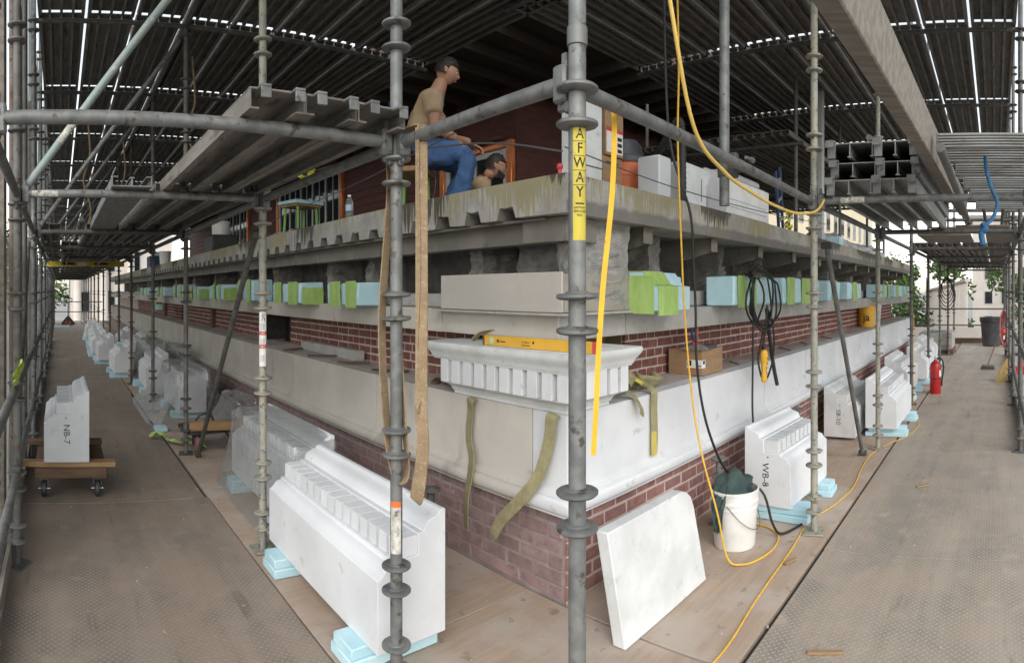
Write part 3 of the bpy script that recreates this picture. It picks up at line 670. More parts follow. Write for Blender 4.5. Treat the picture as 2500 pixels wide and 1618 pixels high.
# horizontal tubes with cast wedge ends
def hbar(p0, p1, label, mt='galv', group=None, heads=True, name='scaffold_tube', r=TR, n=14, cat='scaffold tube'):
    p0, p1 = Vector(p0), Vector(p1); d = (p1 - p0); L = d.length; d.normalize()
    t = thing(name, label, cat, p0, 0, group)
    g = .055 if heads else 0
    MB().tube(d * g, d * (L - g), r, n).build('tube', mt, t)
    if heads:
        side = d.cross(Vector((0, 0, 1))).normalized()
        for e, sg in ((0, 1), (L, -1)):
            c = d * e; m = Matrix.Translation(c) @ Matrix((( *d, 0), (*side, 0), (0, 0, 1, 0), (0, 0, 0, 1))).transposed()
            mb = MB().box(sg * .026, sg * .075, -.024, .024, -.055, .05, .008, m).box(sg * .02, sg * .04, -.012, .012, -.085, -.05, .004, m).box(sg * .035, sg * .055, -.006, .006, -.075, .085, .003, m)
            mb.build('wedge_head', mt, t)
    return t
ys = [CP[1]] + LY
for i, (a, b) in enumerate(zip(ys, ys[1:])):
    hbar((LXI if i else CP[0], a, ZD), (LXI, b, ZD), 'scaffold ledger under the left deck beside the building, %s bay from the corner' % ORD[i], 'galv' if i < 3 else 'tube_dull', 'inner ledgers of the left walkway', heads=i < 5)
    if i >= 1: hbar((LXO, a, ZD), (LXO, b, ZD), 'scaffold ledger overhead along the outer left edge, %s bay from the corner' % ORD[i], 'tube_dull', 'outer ledgers of the left walkway', heads=i < 4)
    if i >= 1:
        hbar((LXO, a, .55), (LXO, b, .55), 'lower guard rail tube along the outer left edge, %s bay from the corner' % ORD[i], 'tube_dull', 'lower guard rails of the left walkway', heads=i < 4, name='guard_rail', cat='guard rail')
        hbar((LXO, a, 1.06), (LXO, b, 1.06), 'upper guard rail tube along the outer left edge, %s bay from the corner' % ORD[i], 'tube_dull', 'upper guard rails of the left walkway', heads=i < 4, name='guard_rail', cat='guard rail')
xs = [CP[0]] + RX
for i, (a, b) in enumerate(zip(xs, xs[1:])):
    hbar((a, RYI if i else 1.12, ZD + .02), (b, RYI, ZD + .02), 'scaffold ledger overhead along the right walkway beside the building, %s bay from the corner' % ORD[i], 'galv' if i < 3 else 'tube_dull', 'inner ledgers of the right walkway', heads=i < 4)
    if i >= 1:
        hbar((a, RYO, ZD + .02), (b, RYO, ZD + .02), 'scaffold ledger overhead along the outer right edge, %s bay from the corner' % ORD[i], 'tube_dull', 'outer ledgers of the right walkway', heads=False)
        for z, w in ((.55, 'lower'), (1.06, 'upper')):
            hbar((a, RYO, z), (b, RYO, z), '%s guard rail tube along the outer right edge, %s bay from the corner' % (w, ORD[i]), 'tube_dull', w + ' guard rails of the right walkway', heads=False, name='guard_rail', cat='guard rail')
hbar((LXO, LY[0], ZD + .005), (LXI, LY[0], ZD + .005), 'scaffold transom tube under the near ends of the first left planks', 'galv')
pole(LXO, LY[0], 'outer scaffold pole carrying the nearest left transom', 'galv', 'outer poles of the left walkway')
for i, y in enumerate(LY[1:]):
    hbar((LXO, y, ZD + .005), (LXI, y, ZD + .005), 'scaffold transom tube crossing above the left walkway, %s from the camera' % ORD[i], 'galv' if i < 1 else 'tube_dull', 'transoms of the left walkway', heads=i < 4)
    hbar((LXO, y, ZU), (4.1, y, ZU), 'upper lift transom tube high above the left walkway, %s from the camera' % ORD[i], 'tube_dull', 'upper transoms of the left walkway', heads=False)
for i, x in enumerate(RX):
    hbar((x, RYI, ZD + .03), (x, RYO, ZD + .03), 'scaffold transom tube crossing above the right walkway, %s from the corner' % ORD[i], 'galv' if i < 1 else 'tube_dull', 'transoms of the right walkway', heads=i < 3)
    hbar((x, 4.1, ZU), (x, RYO, ZU), 'upper lift transom tube high above the right walkway, %s from the corner' % ORD[i], 'tube_dull', 'upper transoms of the right walkway', heads=False)
hbar((LXI, LY[1], ZU), (LXI, LY[-1], ZU), 'long upper ledger tube high along the left facade', 'tube_dull', heads=False)
hbar((RX[0], RYI, ZU), (RX[-1], RYI, ZU), 'long upper ledger tube high along the right facade', 'tube_dull', heads=False)
# cross braces above the left walkway, one per bay
for i, y in enumerate(LY[1:9]):
    hbar((LXO + .05, y + .05, ZD + .05), (LXI - .05, y + .05, ZU - .12), 'diagonal brace rising above the left walkway, %s from the camera' % ORD[i], 'tube_paint' if i == 0 else 'galv' if i < 3 else 'tube_dull', 'diagonal braces above the left walkway', heads=False, name='diagonal_brace', cat='brace')
for i, (a, b) in enumerate(zip(LY[1:7], LY[2:8])):
    hbar((LXO - .05, a + .06, .1), (LXO - .05, b - .06, ZD - .1), 'diagonal brace on the outer left face below the deck, %s bay' % ORD[i], 'tube_dull', 'outer face braces of the left walkway', heads=False, name='diagonal_brace', cat='brace')
def brace(p0, p1, label, mt):
    t = thing('diagonal_brace', label, 'brace', p0); d = Vector(p1) - Vector(p0)
    MB().tube((0, 0, 0), d, .021, 12).build('tube', mt, t)
    for e in (Vector((0, 0, 0)), d):
        MB().box(e.x - .025, e.x + .025, e.y - .04, e.y + .04, e.z - .02, e.z + .03, .006).build('clamp', 'steel_dark', t)
    return t
brace((1.34, 5.66, .02), (1.31, 3.85, 1.99), 'dark leaning brace between the two left poles by the pink caster', 'tube_dull')
brace((5.73, 1.30, .02), (4.36, 1.27, 1.96), 'leaning grey brace crossing in front of the white blocks on the right', 'tube_dull')
# coupler with hanging stub tube on the right ledger
t = thing('tube_stub', 'short vertical tube clamped to the ledger, hanging above the wrapped pallet', 'scaffold tube', (2.58, 1.262, 2.03))
MB().tube((0, 0, 0), (0, 0, 1.6), .0245, 16).build('tube', 'galv', t)
MB().tube((-.02, -.062, .19), (.02, -.062, .19), .036, 14).tube((0, 0, .14), (0, 0, .24), .034, 14).box(-.018, .018, -.07, .01, .13, .25, .006).build('coupler', 'tube_dull', t)
MB().tube((.03, -.1, .23), (.11, -.1, .23), .009, 8).tube((.085, -.1, .23), (.11, -.1, .23), .016, 6).build('coupler_bolt', 'galv', t)
# planks
def plank_mesh(L, w, h=.062, webs=3, mt='alu_dirty', n=1):
    mb = MB().box(-w / 2, w / 2, 0, L, h - .008, h, .002)
    for sx in (-1, 1):
        mb.box(sx * w / 2 - (.006 if sx > 0 else 0), sx * w / 2 + (.006 if sx < 0 else 0), .002, L - .002, 0, h - .008)
        mb.box(sx * w / 2 - (.034 if sx > 0 else -.006), sx * w / 2 + (.034 if sx < 0 else -.006), .002, L - .002, .0, .006)
    for i in range(1, webs):
        xx = -w / 2 + w * i / webs; mb.box(xx - .003, xx + .003, .002, L - .002, .012, h - .008); mb.box(xx - .014, xx + .014, .002, L - .002, .006, .012)
    return mb
def plank(x, y0, y1, z, label, group, w=.19, mt='alu_dirty', along='Y', h=.062, webs=2, flip=False, hooks=True, rot=0.):
    t = thing('scaffold_plank', label, 'scaffold plank', (x, y0, z) if along == 'Y' else (y0, x, z), (0 if along == 'Y' else -math.pi / 2) + rot, group)
    L = y1 - y0; mb = plank_mesh(L, w, h, webs)
    if flip: mb.xf(Matrix.Translation((0, 0, h)) @ Matrix.Scale(-1, 4, (0, 0, 1)))
    mb.build('plank_deck', mt, t, 0)
    if hooks:
        for e in (0, L):
            sg = -1 if e == 0 else 1
            for hx in (-w * .3, w * .3):
                MB().box(hx - .018, hx + .018, e - .0, e + sg * .055, h - .014, h - .004, .002).box(hx - .018, hx + .018, e + sg * .046, e + sg * .055, h - .05, h - .014, .002).build('hook', 'galv', t)
    return t
zt = ZD + TR + .008
G1 = 'deck planks above the left walkway'
for i, x in enumerate((.715, .915, 1.12)):
    plank(x, 1.86, 3.60, zt + (.0), 'dirty deck plank overhead in the nearest left bay, %s from the outer side' % ORD[i], G1, .2, 'alu_dirty', h=.072, webs=1)
plank(.42, 3.42, 5.95, zt, 'upturned galvanised plank resting across two transoms above the left walkway', None, .235, 'galv', flip=True, hooks=False)
for i, x in enumerate((.69, .90, 1.11)):
    plank(x, 3.64, 5.92, zt - .0, 'dirty deck plank overhead in the second left bay, %s from the outer side' % ORD[i], G1, .2, h=.07, webs=1)
for b in range(2, len(LY) - 1):
    for i in range(6):
        if b == 2 and i in (1,): continue
        plank(-.1 + i * .238, LY[b] + .06, LY[b + 1] - .03, zt, 'deck plank overhead in the %s left bay, %s from the outer side' % (ORD[b], ORD[i]), G1, .225, hooks=False)
for b in range(1, len(LY) - 1, 1):
    for i in range(9):  # the inner planks, out over the slab, are added to shut out sky light
        plank(.02 + i * .48, LY[b] + .03, LY[b + 1] - .03, ZU + .035, 'upper lift plank high over the left walkway, bay %s, %s from outside' % (ORD[b], ORD[i]), 'upper lift planks on the left', .45, 'alu_dirty', hooks=False, webs=4)
# unseen planks added above the camera corner to block light from the sky
for i in range(6):
    plank(-.05 + i * .46, -.4, LY[1] - .02, ZU + .035, 'added shading plank over the outer corner, %s from the left' % ORD[i], 'added shading planks over the corner', .44, 'alu_dirty', hooks=False, webs=4)
for i in range(4):
    plank(.02 + i * .48, 2.62, RX[0] - .02, ZU + .035, 'added shading plank beside the outer corner on the right, %s from outside' % ORD[i], 'added shading planks by the corner on the right', .45, 'alu_dirty', 'X', hooks=False, webs=4)
# right side: stack of wide aluminium planks with hooked ends
for i in range(3):
    t = plank(.79 + (.012, -.008, .0)[i], 3.78 + (.0, .03, -.02)[i], 6.08 + .02 * i, zt + .025 + i * .118, 'wide aluminium plank with hooked end, %s of the stack above the right walkway' % ('bottom', 'middle', 'top')[i], 'stacked aluminium planks', .60, 'alu', 'X', .10, 4, hooks=False)
    for hx in (-.27, 0.04, .27):
        MB().box(hx - .028, hx + .028, -.012, .0, .0, .118, .003).box(hx - .028, hx + .028, -.052, -.012, .1, .11, .003).box(hx - .028, hx + .028, -.062, -.052, .062, .11, .003).build('hook', 'galv', t)
# deck boards beyond it
for b in range(2, len(RX) - 1):
    for i in range(4):
        plank(-.05 + i * .36, RX[b] + .05, RX[b + 1] - .03, zt + .03, 'deck plank overhead in the %s right bay, %s from the outer side' % (ORD[b], ORD[i]), 'deck planks above the right walkway', .33, 'alu_dirty', 'X', hooks=False, webs=3)
for b in range(0, len(RX) - 1):
    for i in range(9):  # planks past the walkway are added to cover sky and darken the slab
        plank(.02 + i * .48, RX[b] + .03, RX[b + 1] - .03, ZU + .035, 'upper lift plank high over the right walkway, bay %s, %s from outside' % (ORD[b], ORD[i]), 'upper lift planks on the right', .45, 'alu_dirty', 'X', hooks=False, webs=4)
# working deck over the right part of the slab
for i in range(9):
    plank(2.55 + i * .36, 6.6, 12.9, 3.46, 'dark working plank above the right slab, %s from the facade' % ORD[i], 'working deck above the right slab', .34, 'alu_dirty', 'X', hooks=False, webs=3)
for i, x in enumerate((6.9, 9.0, 11.0, 12.7)):
    hbar((x, 2.3, 3.425), (x, 5.8, 3.425), 'tube under the working deck above the right slab, %s from the corner' % ORD[i], 'tube_dull', 'tubes under the upper right deck', heads=False)
    for y, w in ((2.42, 'outer'), (4.6, 'inner')):
        t_ = thing('scaffold_pole', '%s pole standing on the right slab under the working deck, %s from the corner' % (w, ORD[i]), 'scaffold pole', (x + .05, y, 2.226), 0, 'poles on the right slab')
        MB().tube((0, 0, 0), (0, 0, 2.0), TR, 10).build('tube', 'tube_dull', t_); MB().box(-.07, .07, -.07, .07, 0, .01, .002).build('base_plate', 'tube_dull', t_)
# ridged aluminium bearers lying across the outer right side
for i, (x, z) in enumerate(((3.3, 2.42), (3.62, 2.41), (4.0, 2.4), (4.42, 2.39), (4.9, 2.38), (5.4, 2.37))):
    t = thing('ridged_bearer', 'ridged aluminium bearer lying across the outer right side overhead, %s from the camera' % ORD[i], 'bearer', (x, -1.1, z), 0, 'ridged bearers overhead on the right')
    mb = MB()
    for k in range(5): mb.box(0, .012, 0, 1.42 - .03 * i, k * .016, k * .016 + .010, .002)
    mb.box(.012, .075, 0, 1.42 - .03 * i, 0, .006).box(.012, .075, 0, 1.42 - .03 * i, .074, .08).box(.012, .02, 0, 1.42 - .03 * i, .006, .074); mb.build('ridged_face', 'alu', t, 0)
    MB().box(.0, .075, 1.422 - .03 * i, 1.43 - .03 * i, .0, .08, .002).build('end_cap', 'galv', t)
tb = MB().box(-1.45, 4.2, -.04, .04, -.09, .09, .006).build('timber_beam', 'wood_grey'); tb.location = (2.75, .40, 2.47); tb.rotation_euler = (.12, -.028, -.006)
tag(tb, 'long brown timber beam slung overhead beside the plank stack on the right', 'timber beam')
hb = hbar((3.0, -.62, 2.34), (7.6, -.62, 2.34), 'tube carrying the ridged bearers along the outer right side', 'tube_dull', heads=False)
hb = hbar((3.0, .28, 2.345), (6.4, .28, 2.345), 'tube carrying the inner ends of the ridged bearers on the right', 'tube_dull', heads=False)
# plywood sheets lying overhead on the right
for i, (x0, x1, y0, y1, z) in enumerate(((6.2, 6.9, -.15, .42, 2.29), (7.2, 8.3, .30, .95, 2.295), (7.0, 8.35, -.55, .12, 2.3))):
    tag(MB().box(x0, x1, y0, y1, z, z + .018, .002).build('plywood_offcut', 'wood_grey'), 'plywood sheet lying overhead on the right walkway tubes, %s from the camera' % ORD[i], 'plywood', 'plywood sheets overhead on the right')
# toe boards and debris netting at the outer left edge
for i, (a, b) in enumerate(zip(ys[1:9], ys[2:10])):
    tag(MB().box(LXO - .055, LXO - .03, a + .02, b - .02, .005, .15, .003).build('toe_board', 'wood_grey'), 'timber toe board along the outer left edge, %s bay from the camera' % ORD[i], 'toe board', 'toe boards of the left walkway')
for i, (a, b) in enumerate(zip(xs[2:6], xs[3:7])):
    tag(MB().box(a + .02, b - .02, RYO - .055, RYO - .03, .005, .15, .003).build('toe_board', 'wood_grey'), 'timber toe board along the outer right edge, %s bay from the camera' % ORD[i], 'toe board', 'toe boards of the right walkway')
def netting(y0, y1, z0, z1, label):
    mb = MB(); mb.grid(lambda u, v: (LXO - .14 + .05 * nz(u * (y1 - y0) * 2.2, v * 2, 4) + .02 * math.sin(u * (y1 - y0) * 9 + 2 * nz(v * 3, 0)), y0 + (y1 - y0) * u, z0 + (z1 - z0) * v), int((y1 - y0) * 10), 14)
    tag(mb.build('debris_netting', 'net'), label, 'netting')
netting(3.0, 13.5, -.1, 2.02, 'dark debris netting hung outside the left guard rails')
netting(5.0, 31.0, 2.5, 5.6, 'dark debris netting hung above deck level on the far left')
netting(13.6, 31.0, -.1, 1.9, 'dark debris netting on the far stretch of the left guard rails')
# timber uprights lashed to the outer left side
for i, (x, y, w) in enumerate(((-.36, 3.75, .16), (-.31, 4.6, .12), (-.34, 6.9, .14))):
    tag(MB().box(x - .02, x + .02, y - w / 2, y + w / 2, 0, 3.8, .004).build('timber_upright', 'wood_grey'), 'grey timber board standing upright at the outer left edge, %s from the camera' % ORD[i], 'timber board', 'upright boards on the left edge')
t = thing('yellow_beam', 'yellow painted beam slung across under the left deck', 'beam', (-.22, 10.8, 2.06))
MB().box(0, 1.4, 0, .05, 0, .10, .004).build('beam_body', 'sign_y', t); MB().box(.25, .5, -.002, -.0002, .03, .07).box(.85, 1.1, -.002, -.0002, .03, .07).build('handle_slot', 'black', t); MB().box(.55, .72, -.002, -.0002, .02, .08).build('sticker', 'paper', t)
mb = MB(); mb.grid(lambda u, v: (-.25 + .05 * u + .03 * nz(u * 4, v * 4), 3.15 + .2 * v + .05 * nz(u * 3, v * 3, 4), 1.13 + .13 * u - .05 * v + .03 * nz(u * 7, v * 7, 2)), 6, 8); tag(mb.build('tape_scrap', mat('lime_tape', (.42, .55, .06), rough=.6), None, 60), 'scrap of lime tape tied to the guard rail at the far left', 'tape')
for i, (x, y) in enumerate(((-.34, 4.3), (-.3, 5.1), (-.36, 6.3), (-.31, 7.2), (-.35, 8.7), (-.3, 9.4), (-.36, 11.4))):
    hbar((x, y, .02), (x, y, 4.9), 'loose upright tube lashed outside the left guard rails, %s from the camera' % ORD[i], RND.choice(['tube_dull', 'galv', 'tube_rust']), 'loose upright tubes on the left edge', heads=False)
for i, (x, z, y0, y1) in enumerate(((.05, 2.12, 8.2, 13.5), (.13, 2.115, 8.6, 14.2), (.7, 2.12, 8.3, 12.8), (.22, 2.33, 5.9, 11), (.95, 2.5, 6.2, 12))):
    hbar((x, y0, z), (x, y1, z), 'spare tube stowed lengthwise at deck level over the left walkway, %s from outside' % ORD[i], 'tube_dull', 'spare tubes stowed over the left walkway', heads=False)
for i, (y, z, x0, x1) in enumerate(((-.45, 2.62, 4.2, 11), (-.1, 2.7, 4.6, 12), (.15, 2.66, 6.2, 13), (.95, 2.78, 4.4, 11.5), (.6, 3.0, 5.2, 12.5))):
    hbar((x0, y, z), (x1, y, z), 'spare tube stowed lengthwise above the right deck, %s from outside' % ORD[i], 'tube_dull', 'spare tubes stowed over the right walkway', heads=False)
for i, x in enumerate((5.9, 6.6, 7.4, 8.3, 9.4, 10.6)):
    hbar((x, -.6, 2.74), (x, 1.15, 2.74), 'cross tube lying on the spare tubes above the right deck, %s from the camera' % ORD[i], 'tube_dull', 'cross tubes above the right deck', heads=False)
for i, (x, y, z) in enumerate(((.35, 7.4, 2.9), (.9, 8.4, 2.9), (1.45, 6.4, 3.3))):
    tag(MB().path(cat_spline([(x, y, z + .9), (x + .03, y, z + .4), (x - .05, y + .05, z + .1), (x + .04, y, z - .25), (x, y + .03, z - .5), (x + .05, y, z - .35)], 6), .012, 6).build('hanging_rope', 'sling_tan', None, 80), 'brown rope dangling above the left deck, %s from the camera' % ORD[i], 'rope', 'ropes above the left deck')
# closing rails at the two ends
for z, w in ((.55, 'lower'), (1.06, 'upper')):
    hbar((LXO, 30.6, z), (2.2, 30.6, z), w + ' rail tube across the far end of the left walkway', 'tube_dull', heads=False, name='guard_rail', cat='guard rail')
    hbar((18.6, RYO, z), (18.6, 2.6, z), w + ' rail tube across the far end of the right walkway', 'tube_dull', heads=False, name='guard_rail', cat='guard rail')
# post channel standing on the slab
t = thing('steel_post', 'tall grey steel channel post standing on the slab behind the right pole', 'post', (7.7, 2.30, 2.225))
MB().box(-.06, .06, -.008, .0, 0, 2.3, .002).box(-.06, -.05, 0, .09, 0, 2.3, .002).box(.05, .06, 0, .09, 0, 2.3, .002).build('channel', 'white_paint', t)
MB().box(-.1, .1, -.05, .13, 0, .014, .003).build('foot_plate', 'galv', t)
# stub jacks by the wall
for (x, y, h, lab) in ((2.0, 5.6, .46, 'short dark screw jack standing behind the plastic-covered left block'), (3.72, 1.86, .46, 'short galvanised screw jack standing against the wall behind the white bucket'), (5.4, 1.86, .5, 'short screw jack behind the first white block on the right'), (7.6, 1.85, .5, 'short screw jack behind the second white block on the right'), (2.12, 2.95, .42, 'short screw jack against the brick behind the nearest white block')):
    t = thing('screw_jack', lab, 'jack', (x, y, 0)); m = 'tube_dull' if x < 3 else 'galv'
    MB().tube((0, 0, 0), (0, 0, h), .024, 14).build('tube', m, t); MB().box(-.06, .06, -.06, .06, 0, .01, .002).build('base_plate', m, t)
    for z in (h - .13, h - .01): link('flange', flange_mesh(m), t, (0, 0, z))
# ================================================================ white cornice stones on the walkway
BP = [(0, 0), (0, .31), (.012, .316), (.028, .33), (.036, .345), (.052, .355), (.075, .36), (.078, .376), (.205, .376), (.205, .47), (.235, .47), (.238, .482), (.243, .497), (.257, .511), (.28, .52), (.303, .526), (.318, .536), (.326, .548), (.345, .55), (.352, .545), (.352, 0)]
def cornice_block(loc, L, label, mt='stone_new', mirror=False, along='Y', rot=0., text=None, scale=1., pads=True, group='white carved stones along the walkway', end=-1, ps=.09, plain=False):
    """profile across u (walkway side 0 -> wall side .352), length along w; dentils stand in the recess"""
    t = thing('carved_stone', label, 'stone block', loc, rot, group)
    S = scale
    if along == 'Y': fn = lambda u, v, w: (u * S, w, v * S)
    else: fn = lambda u, v, w: (w, u * S, v * S)
    if plain: prof = [(0, 0), (0, .5), (.02, .52), (.3, .52), (.32, .5), (.32, 0)]
    else: prof = BP
    bevel(MB().prism(prof, fn, 0, L).build('stone_body', mt, t, 30))
    if not plain:
        n = max(2, int(L / .085)); st = L / n
        for i in range(n):
            a = i * st + .006
            mb = MB(); mb.prism([(.098, .3775), (.2045, .3775), (.2045, .462), (.098, .462)], fn, a, a + st * .74); mb.build('dentil', mt, t, 0)
    if text:
        tm = text_mesh(text, .07 * S, .0)
        # written down the end face, letters turned clockwise
        for i, (a, b, c) in enumerate(tm.v):
            a *= 1 + .02 * math.sin(i); u, v = .175 * S + b * 1.0, .22 * S - a
            if along == 'Y': tm.v[i] = (u, -.0012, v)
            else: tm.v[i] = (-.0012, .352 * S - u, v)
        tm.build('marking', 'ink', t, 0)
        hole = MB().lathe([(.006, 0), (.006, .001)], 10)
        hole.xf(Matrix.Rotation(math.pi / 2, 4, 'X') if along == 'Y' else Matrix.Rotation(-math.pi / 2, 4, 'Y'))
        hole.xf(Matrix.Translation((.17 * S, -.0003, .345 * S) if along == 'Y' else (-.0003, .17 * S, .345 * S))); hole.build('lifting_hole', 'black', t)
    if mirror:
        t.scale = (-1, 1, 1)
    return t
PADN = [0]
def pad(x, y, z, w, l, h, lab, rot=0.):
    mb = MB().box(-w / 2, w / 2, -l / 2, l / 2, 0, h, .004); o = mb.build('foam_pad', 'foam'); o.location = (x, y, z); o.rotation_euler = (0, 0, rot)
    tag(o, lab, 'foam pad', 'blue foam pads under the stones'); PADN[0] += 1
def pads_under(x0, x1, y0, y1, who, h=.05, side='L'):
    for k, f in enumerate((.14, .84)):
        for j, z in enumerate((.0, h)):
            w = ('lower', 'upper')[j]; e = ('near', 'far')[k]
            if side == 'L': pad((x0 + x1) / 2 - .03 - .02 * j, y0 + (y1 - y0) * f, z, (x1 - x0) + .10 - .05 * j, .2 - .03 * j, h - .001, '%s blue foam pad under the %s end of %s' % (w, e, who), RND.uniform(-.06, .06))
            else: pad(x0 + (x1 - x0) * f, (y0 + y1) / 2 - .04 - .01 * j, z, .2 - .03 * j, (y1 - y0) + .12 - .05 * j, h - .001, '%s blue foam pad under the %s end of %s' % (w, e, who), RND.uniform(-.06, .06))
# left side: low moulded side faces the walkway (u grows towards the wall)
cornice_block((1.26, 2.13, .1), 1.30, 'nearest white carved stone with dentils at the foot of the left wall', text=None); pads_under(1.26, 1.61, 2.13, 3.43, 'the nearest left stone')
cornice_block((1.44, 3.60, .1), 1.24, 'white carved stone under a clear plastic sheet beside the labelled pole'); pads_under(1.44, 1.79, 3.6, 4.84, 'the covered left stone')
cornice_block((1.50, 7.35, .08), 1.1, 'white stone inside a crumpled plastic bag on the left walkway'); pads_under(1.50, 1.85, 7.35, 8.45, 'the bagged left stone', .04)
cornice_block((1.34, 9.15, .1), 1.15, 'white carved stone beside the bagged stone, dark pole in front of it', rot=-.03); pads_under(1.34, 1.69, 9.15, 10.3, 'the stone beyond the bag')
cornice_block((1.02, 11.0, .1), 1.0, 'white carved stone with blue scrap on top, rusty pole in front', rot=.02); pads_under(1.02, 1.37, 11.0, 12.0, 'the stone with scrap on top')
for i, (x, y, L) in enumerate(((.86, 13.1, 1.0), (.80, 14.6, 1.0), (.84, 16.2, .9), (.90, 17.8, .9), (.86, 19.4, .9), (.95, 21.0, .9))):
    cornice_block((x, y, .09), L, 'far white carved stone in the left row, %s beyond the rusty pole' % ORD[i], rot=RND.uniform(-.06, .06)); pads_under(x, x + .35, y, y + L, 'the %s far left stone' % ORD[i], .045)
for i, (x, y, L) in enumerate(((1.66, 11.2, 1.1), (1.62, 13.4, 1.1), (1.55, 15.5, 1.1))):
    cornice_block((x, y, .09), L, 'white stone in the back row against the left wall, %s from the camera' % ORD[i], rot=RND.uniform(-.03, .03)); pads_under(x, x + .35, y, y + L, 'back row stone %s' % ORD[i], .045)
# the one on the dolly
DZ = .29
cornice_block((-.12, 4.62, DZ), .85, 'white carved stone marked NB-7 riding on the wooden dolly', text='NB-7', scale=1.0)
t = thing('dolly', 'brown wooden dolly with four casters under the marked stone at the left edge', 'dolly', (.10, 4.98, 0))
MB().box(-.29, .27, -.36, .40, .165, .245, .005).build('platform', 'wood_dark', t)
MB().box(-.19, .18, -.30, .3, .2455, .252, .001).build('carpet_pad', 'black', t)
for cx in (-.22, .2):
    for cy in (-.28, .32):
        w = MB().lathe([(.012, -.022), (.05, -.022), (.062, -.014), (.064, 0), (.062, .014), (.05, .022), (.012, .022)], 20, m=Matrix.Rotation(math.pi / 2, 4, 'Y')).build('wheel', 'plast_g', t); w.location = (cx, cy, .064)
        MB().box(-.034, -.029, -.03, .03, -.01, .085, .002).box(.029, .034, -.03, .03, -.01, .085, .002).box(-.045, .045, -.05, .05, .085, .1, .002).build('fork', 'galv', w)
        MB().tube((-.045, 0, 0), (.045, 0, 0), .007, 8).build('axle', 'chrome', w)
b = MB().box(-.43, .36, -.045, .045, 0, .04, .003).build('timber_bearer', 'wood'); b.location = (.08, 4.68, .247); b.rotation_euler = (0, 0, -.02)
tag(b, 'orange-brown timber laid across the front of the dolly', 'timber'); 
b = MB().box(-.40, .30, -.045, .045, 0, .04, .003).build('timber_bearer', 'wood_dark'); b.location = (.08, 5.36, .247)
tag(b, 'dark timber laid across the back of the dolly', 'timber')
# right side
def rblock(x, y, L, label, text=None, rot=0., z=.1, mt='stone_new', sc_=1.):
    # low side towards the walkway (smaller y), tall side towards the wall
    t = thing('carved_stone', label, 'stone block', (x, y, z), rot, 'white carved stones along the walkway')
    fn = lambda u, v, w: (w, u * sc_, v * sc_)
    bevel(MB().prism(BP, fn, 0, L).build('stone_body', mt, t, 30))
    n = max(2, int(L / .085)); st = L / n
    for i in range(n):
        a = i * st + .006; MB().prism([(.098, .3775), (.2045, .3775), (.2045, .462), (.098, .462)], fn, a, a + st * .74).build('dentil', mt, t, 0)
    if text:
        tm = text_mesh(text, .07, .0)
        tm.v = [(-.0012, .19 - b, .22 - a * (1 + .03 * math.sin(i))) for i, (a, b, c) in enumerate(tm.v)]
        tm.build('marking', 'ink', t, 0)
        MB().lathe([(.006, 0), (.006, .001)], 10).xf(Matrix.Translation((-.0005, .17, .345)) @ Matrix.Rotation(-math.pi / 2, 4, 'Y')).build('lifting_hole', 'black', t)
    return t
rblock(3.90, 1.40, .80, 'white carved stone marked WB-8 behind the white bucket', 'WB-8', -.04); pads_under(3.9, 4.7, 1.37, 1.72, 'the stone marked WB-8', .05, 'R')
rblock(6.25, 1.50, 1.1, 'greyish stone marked SB-10 partly hidden by the leaning brace', 'SB-10', 0, .03, 'stone_cast')
rblock(6.45, 1.08, 1.15, 'white carved stone standing in front of the greyish one on the right walkway', '9-9m', .0); pads_under(6.45, 7.6, 1.08, 1.43, 'the stone before the greyish one', .05, 'R')
rblock(8.65, 1.28, 1.1, 'white carved stone behind the third right pole'); pads_under(8.65, 9.75, 1.28, 1.63, 'the stone behind the third right pole', .05, 'R')
rblock(10.2, 1.18, 1.1, 'white carved stone left of the fire extinguisher, farther than its neighbours'); pads_under(10.2, 11.3, 1.18, 1.53, 'the stone left of the extinguisher', .05, 'R')
rblock(12.3, 1.3, 1.1, 'farthest white carved stone on the right walkway'); pads_under(12.3, 13.4, 1.3, 1.65, 'the farthest right stone', .05, 'R')
# tilted smooth white stone at the wall foot, left of the bucket
pr = [(.2, 0), (.98, 0), (.98, .40), (.965, .455), (.93, .49), (.88, .505), (.2, .505)]
o = MB().prism(pr, lambda u, v, w: (u, w + v * .2, v), 0, .07).build('leaning_panel', 'stone_cast', None, 40); bevel(o, .006)
o.location = (1.98, 1.56, .0); tag(o, 'smooth white stone panel leaning at the wall foot, left of the white bucket', 'stone panel')
# ================================================================ corner cornice piece on the ledge
t = thing('cornice_piece', 'big greyish white cornice piece with dentils resting on the corner of the ledge', 'cornice stone', (2.28, 2.0, .99))
base = [(0, .92), (0, 0), (.36, 0), (.36, .92)]
low = [(-.1, 0), (.0, 0), (.0, .02), (.008, .022), (.012, .035), (.022, .05), (.04, .06), (.056, .066), (.06, .072), (.06, .077), (-.1, .077)]
MB().sweep(base, low, True).box(.05, .31, .05, .85, 0, .32).build('base_moulding', 'stone_cast', t, 35)
MB().sweep(base, [(-.1, .076), (.048, .0772), (.048, .215), (-.1, .215)], True).build('dentil_course', 'stone_new', t, 30)
cap = [(-.1, .2155), (.090, .216), (.092, .224), (.098, .229), (.101, .24), (.111, .26), (.124, .276), (.133, .29), (.136, .304), (.134, .317), (.126, .322), (-.1, .322)]
MB().sweep(base, cap, True).box(.0, .36, .0, .92, .23, .3215).build('cap_moulding', 'stone_cast', t, 35)
def dent(x0, x1, y0, y1): MB().box(x0, x1, y0, y1, .0775, .2148, .002).build('dentil', 'stone_new', t, 0)
nd = 10
for i in range(nd):
    a = -.088 + i * (1.068 / nd); dent(-.089, -.045, a, a + .072)
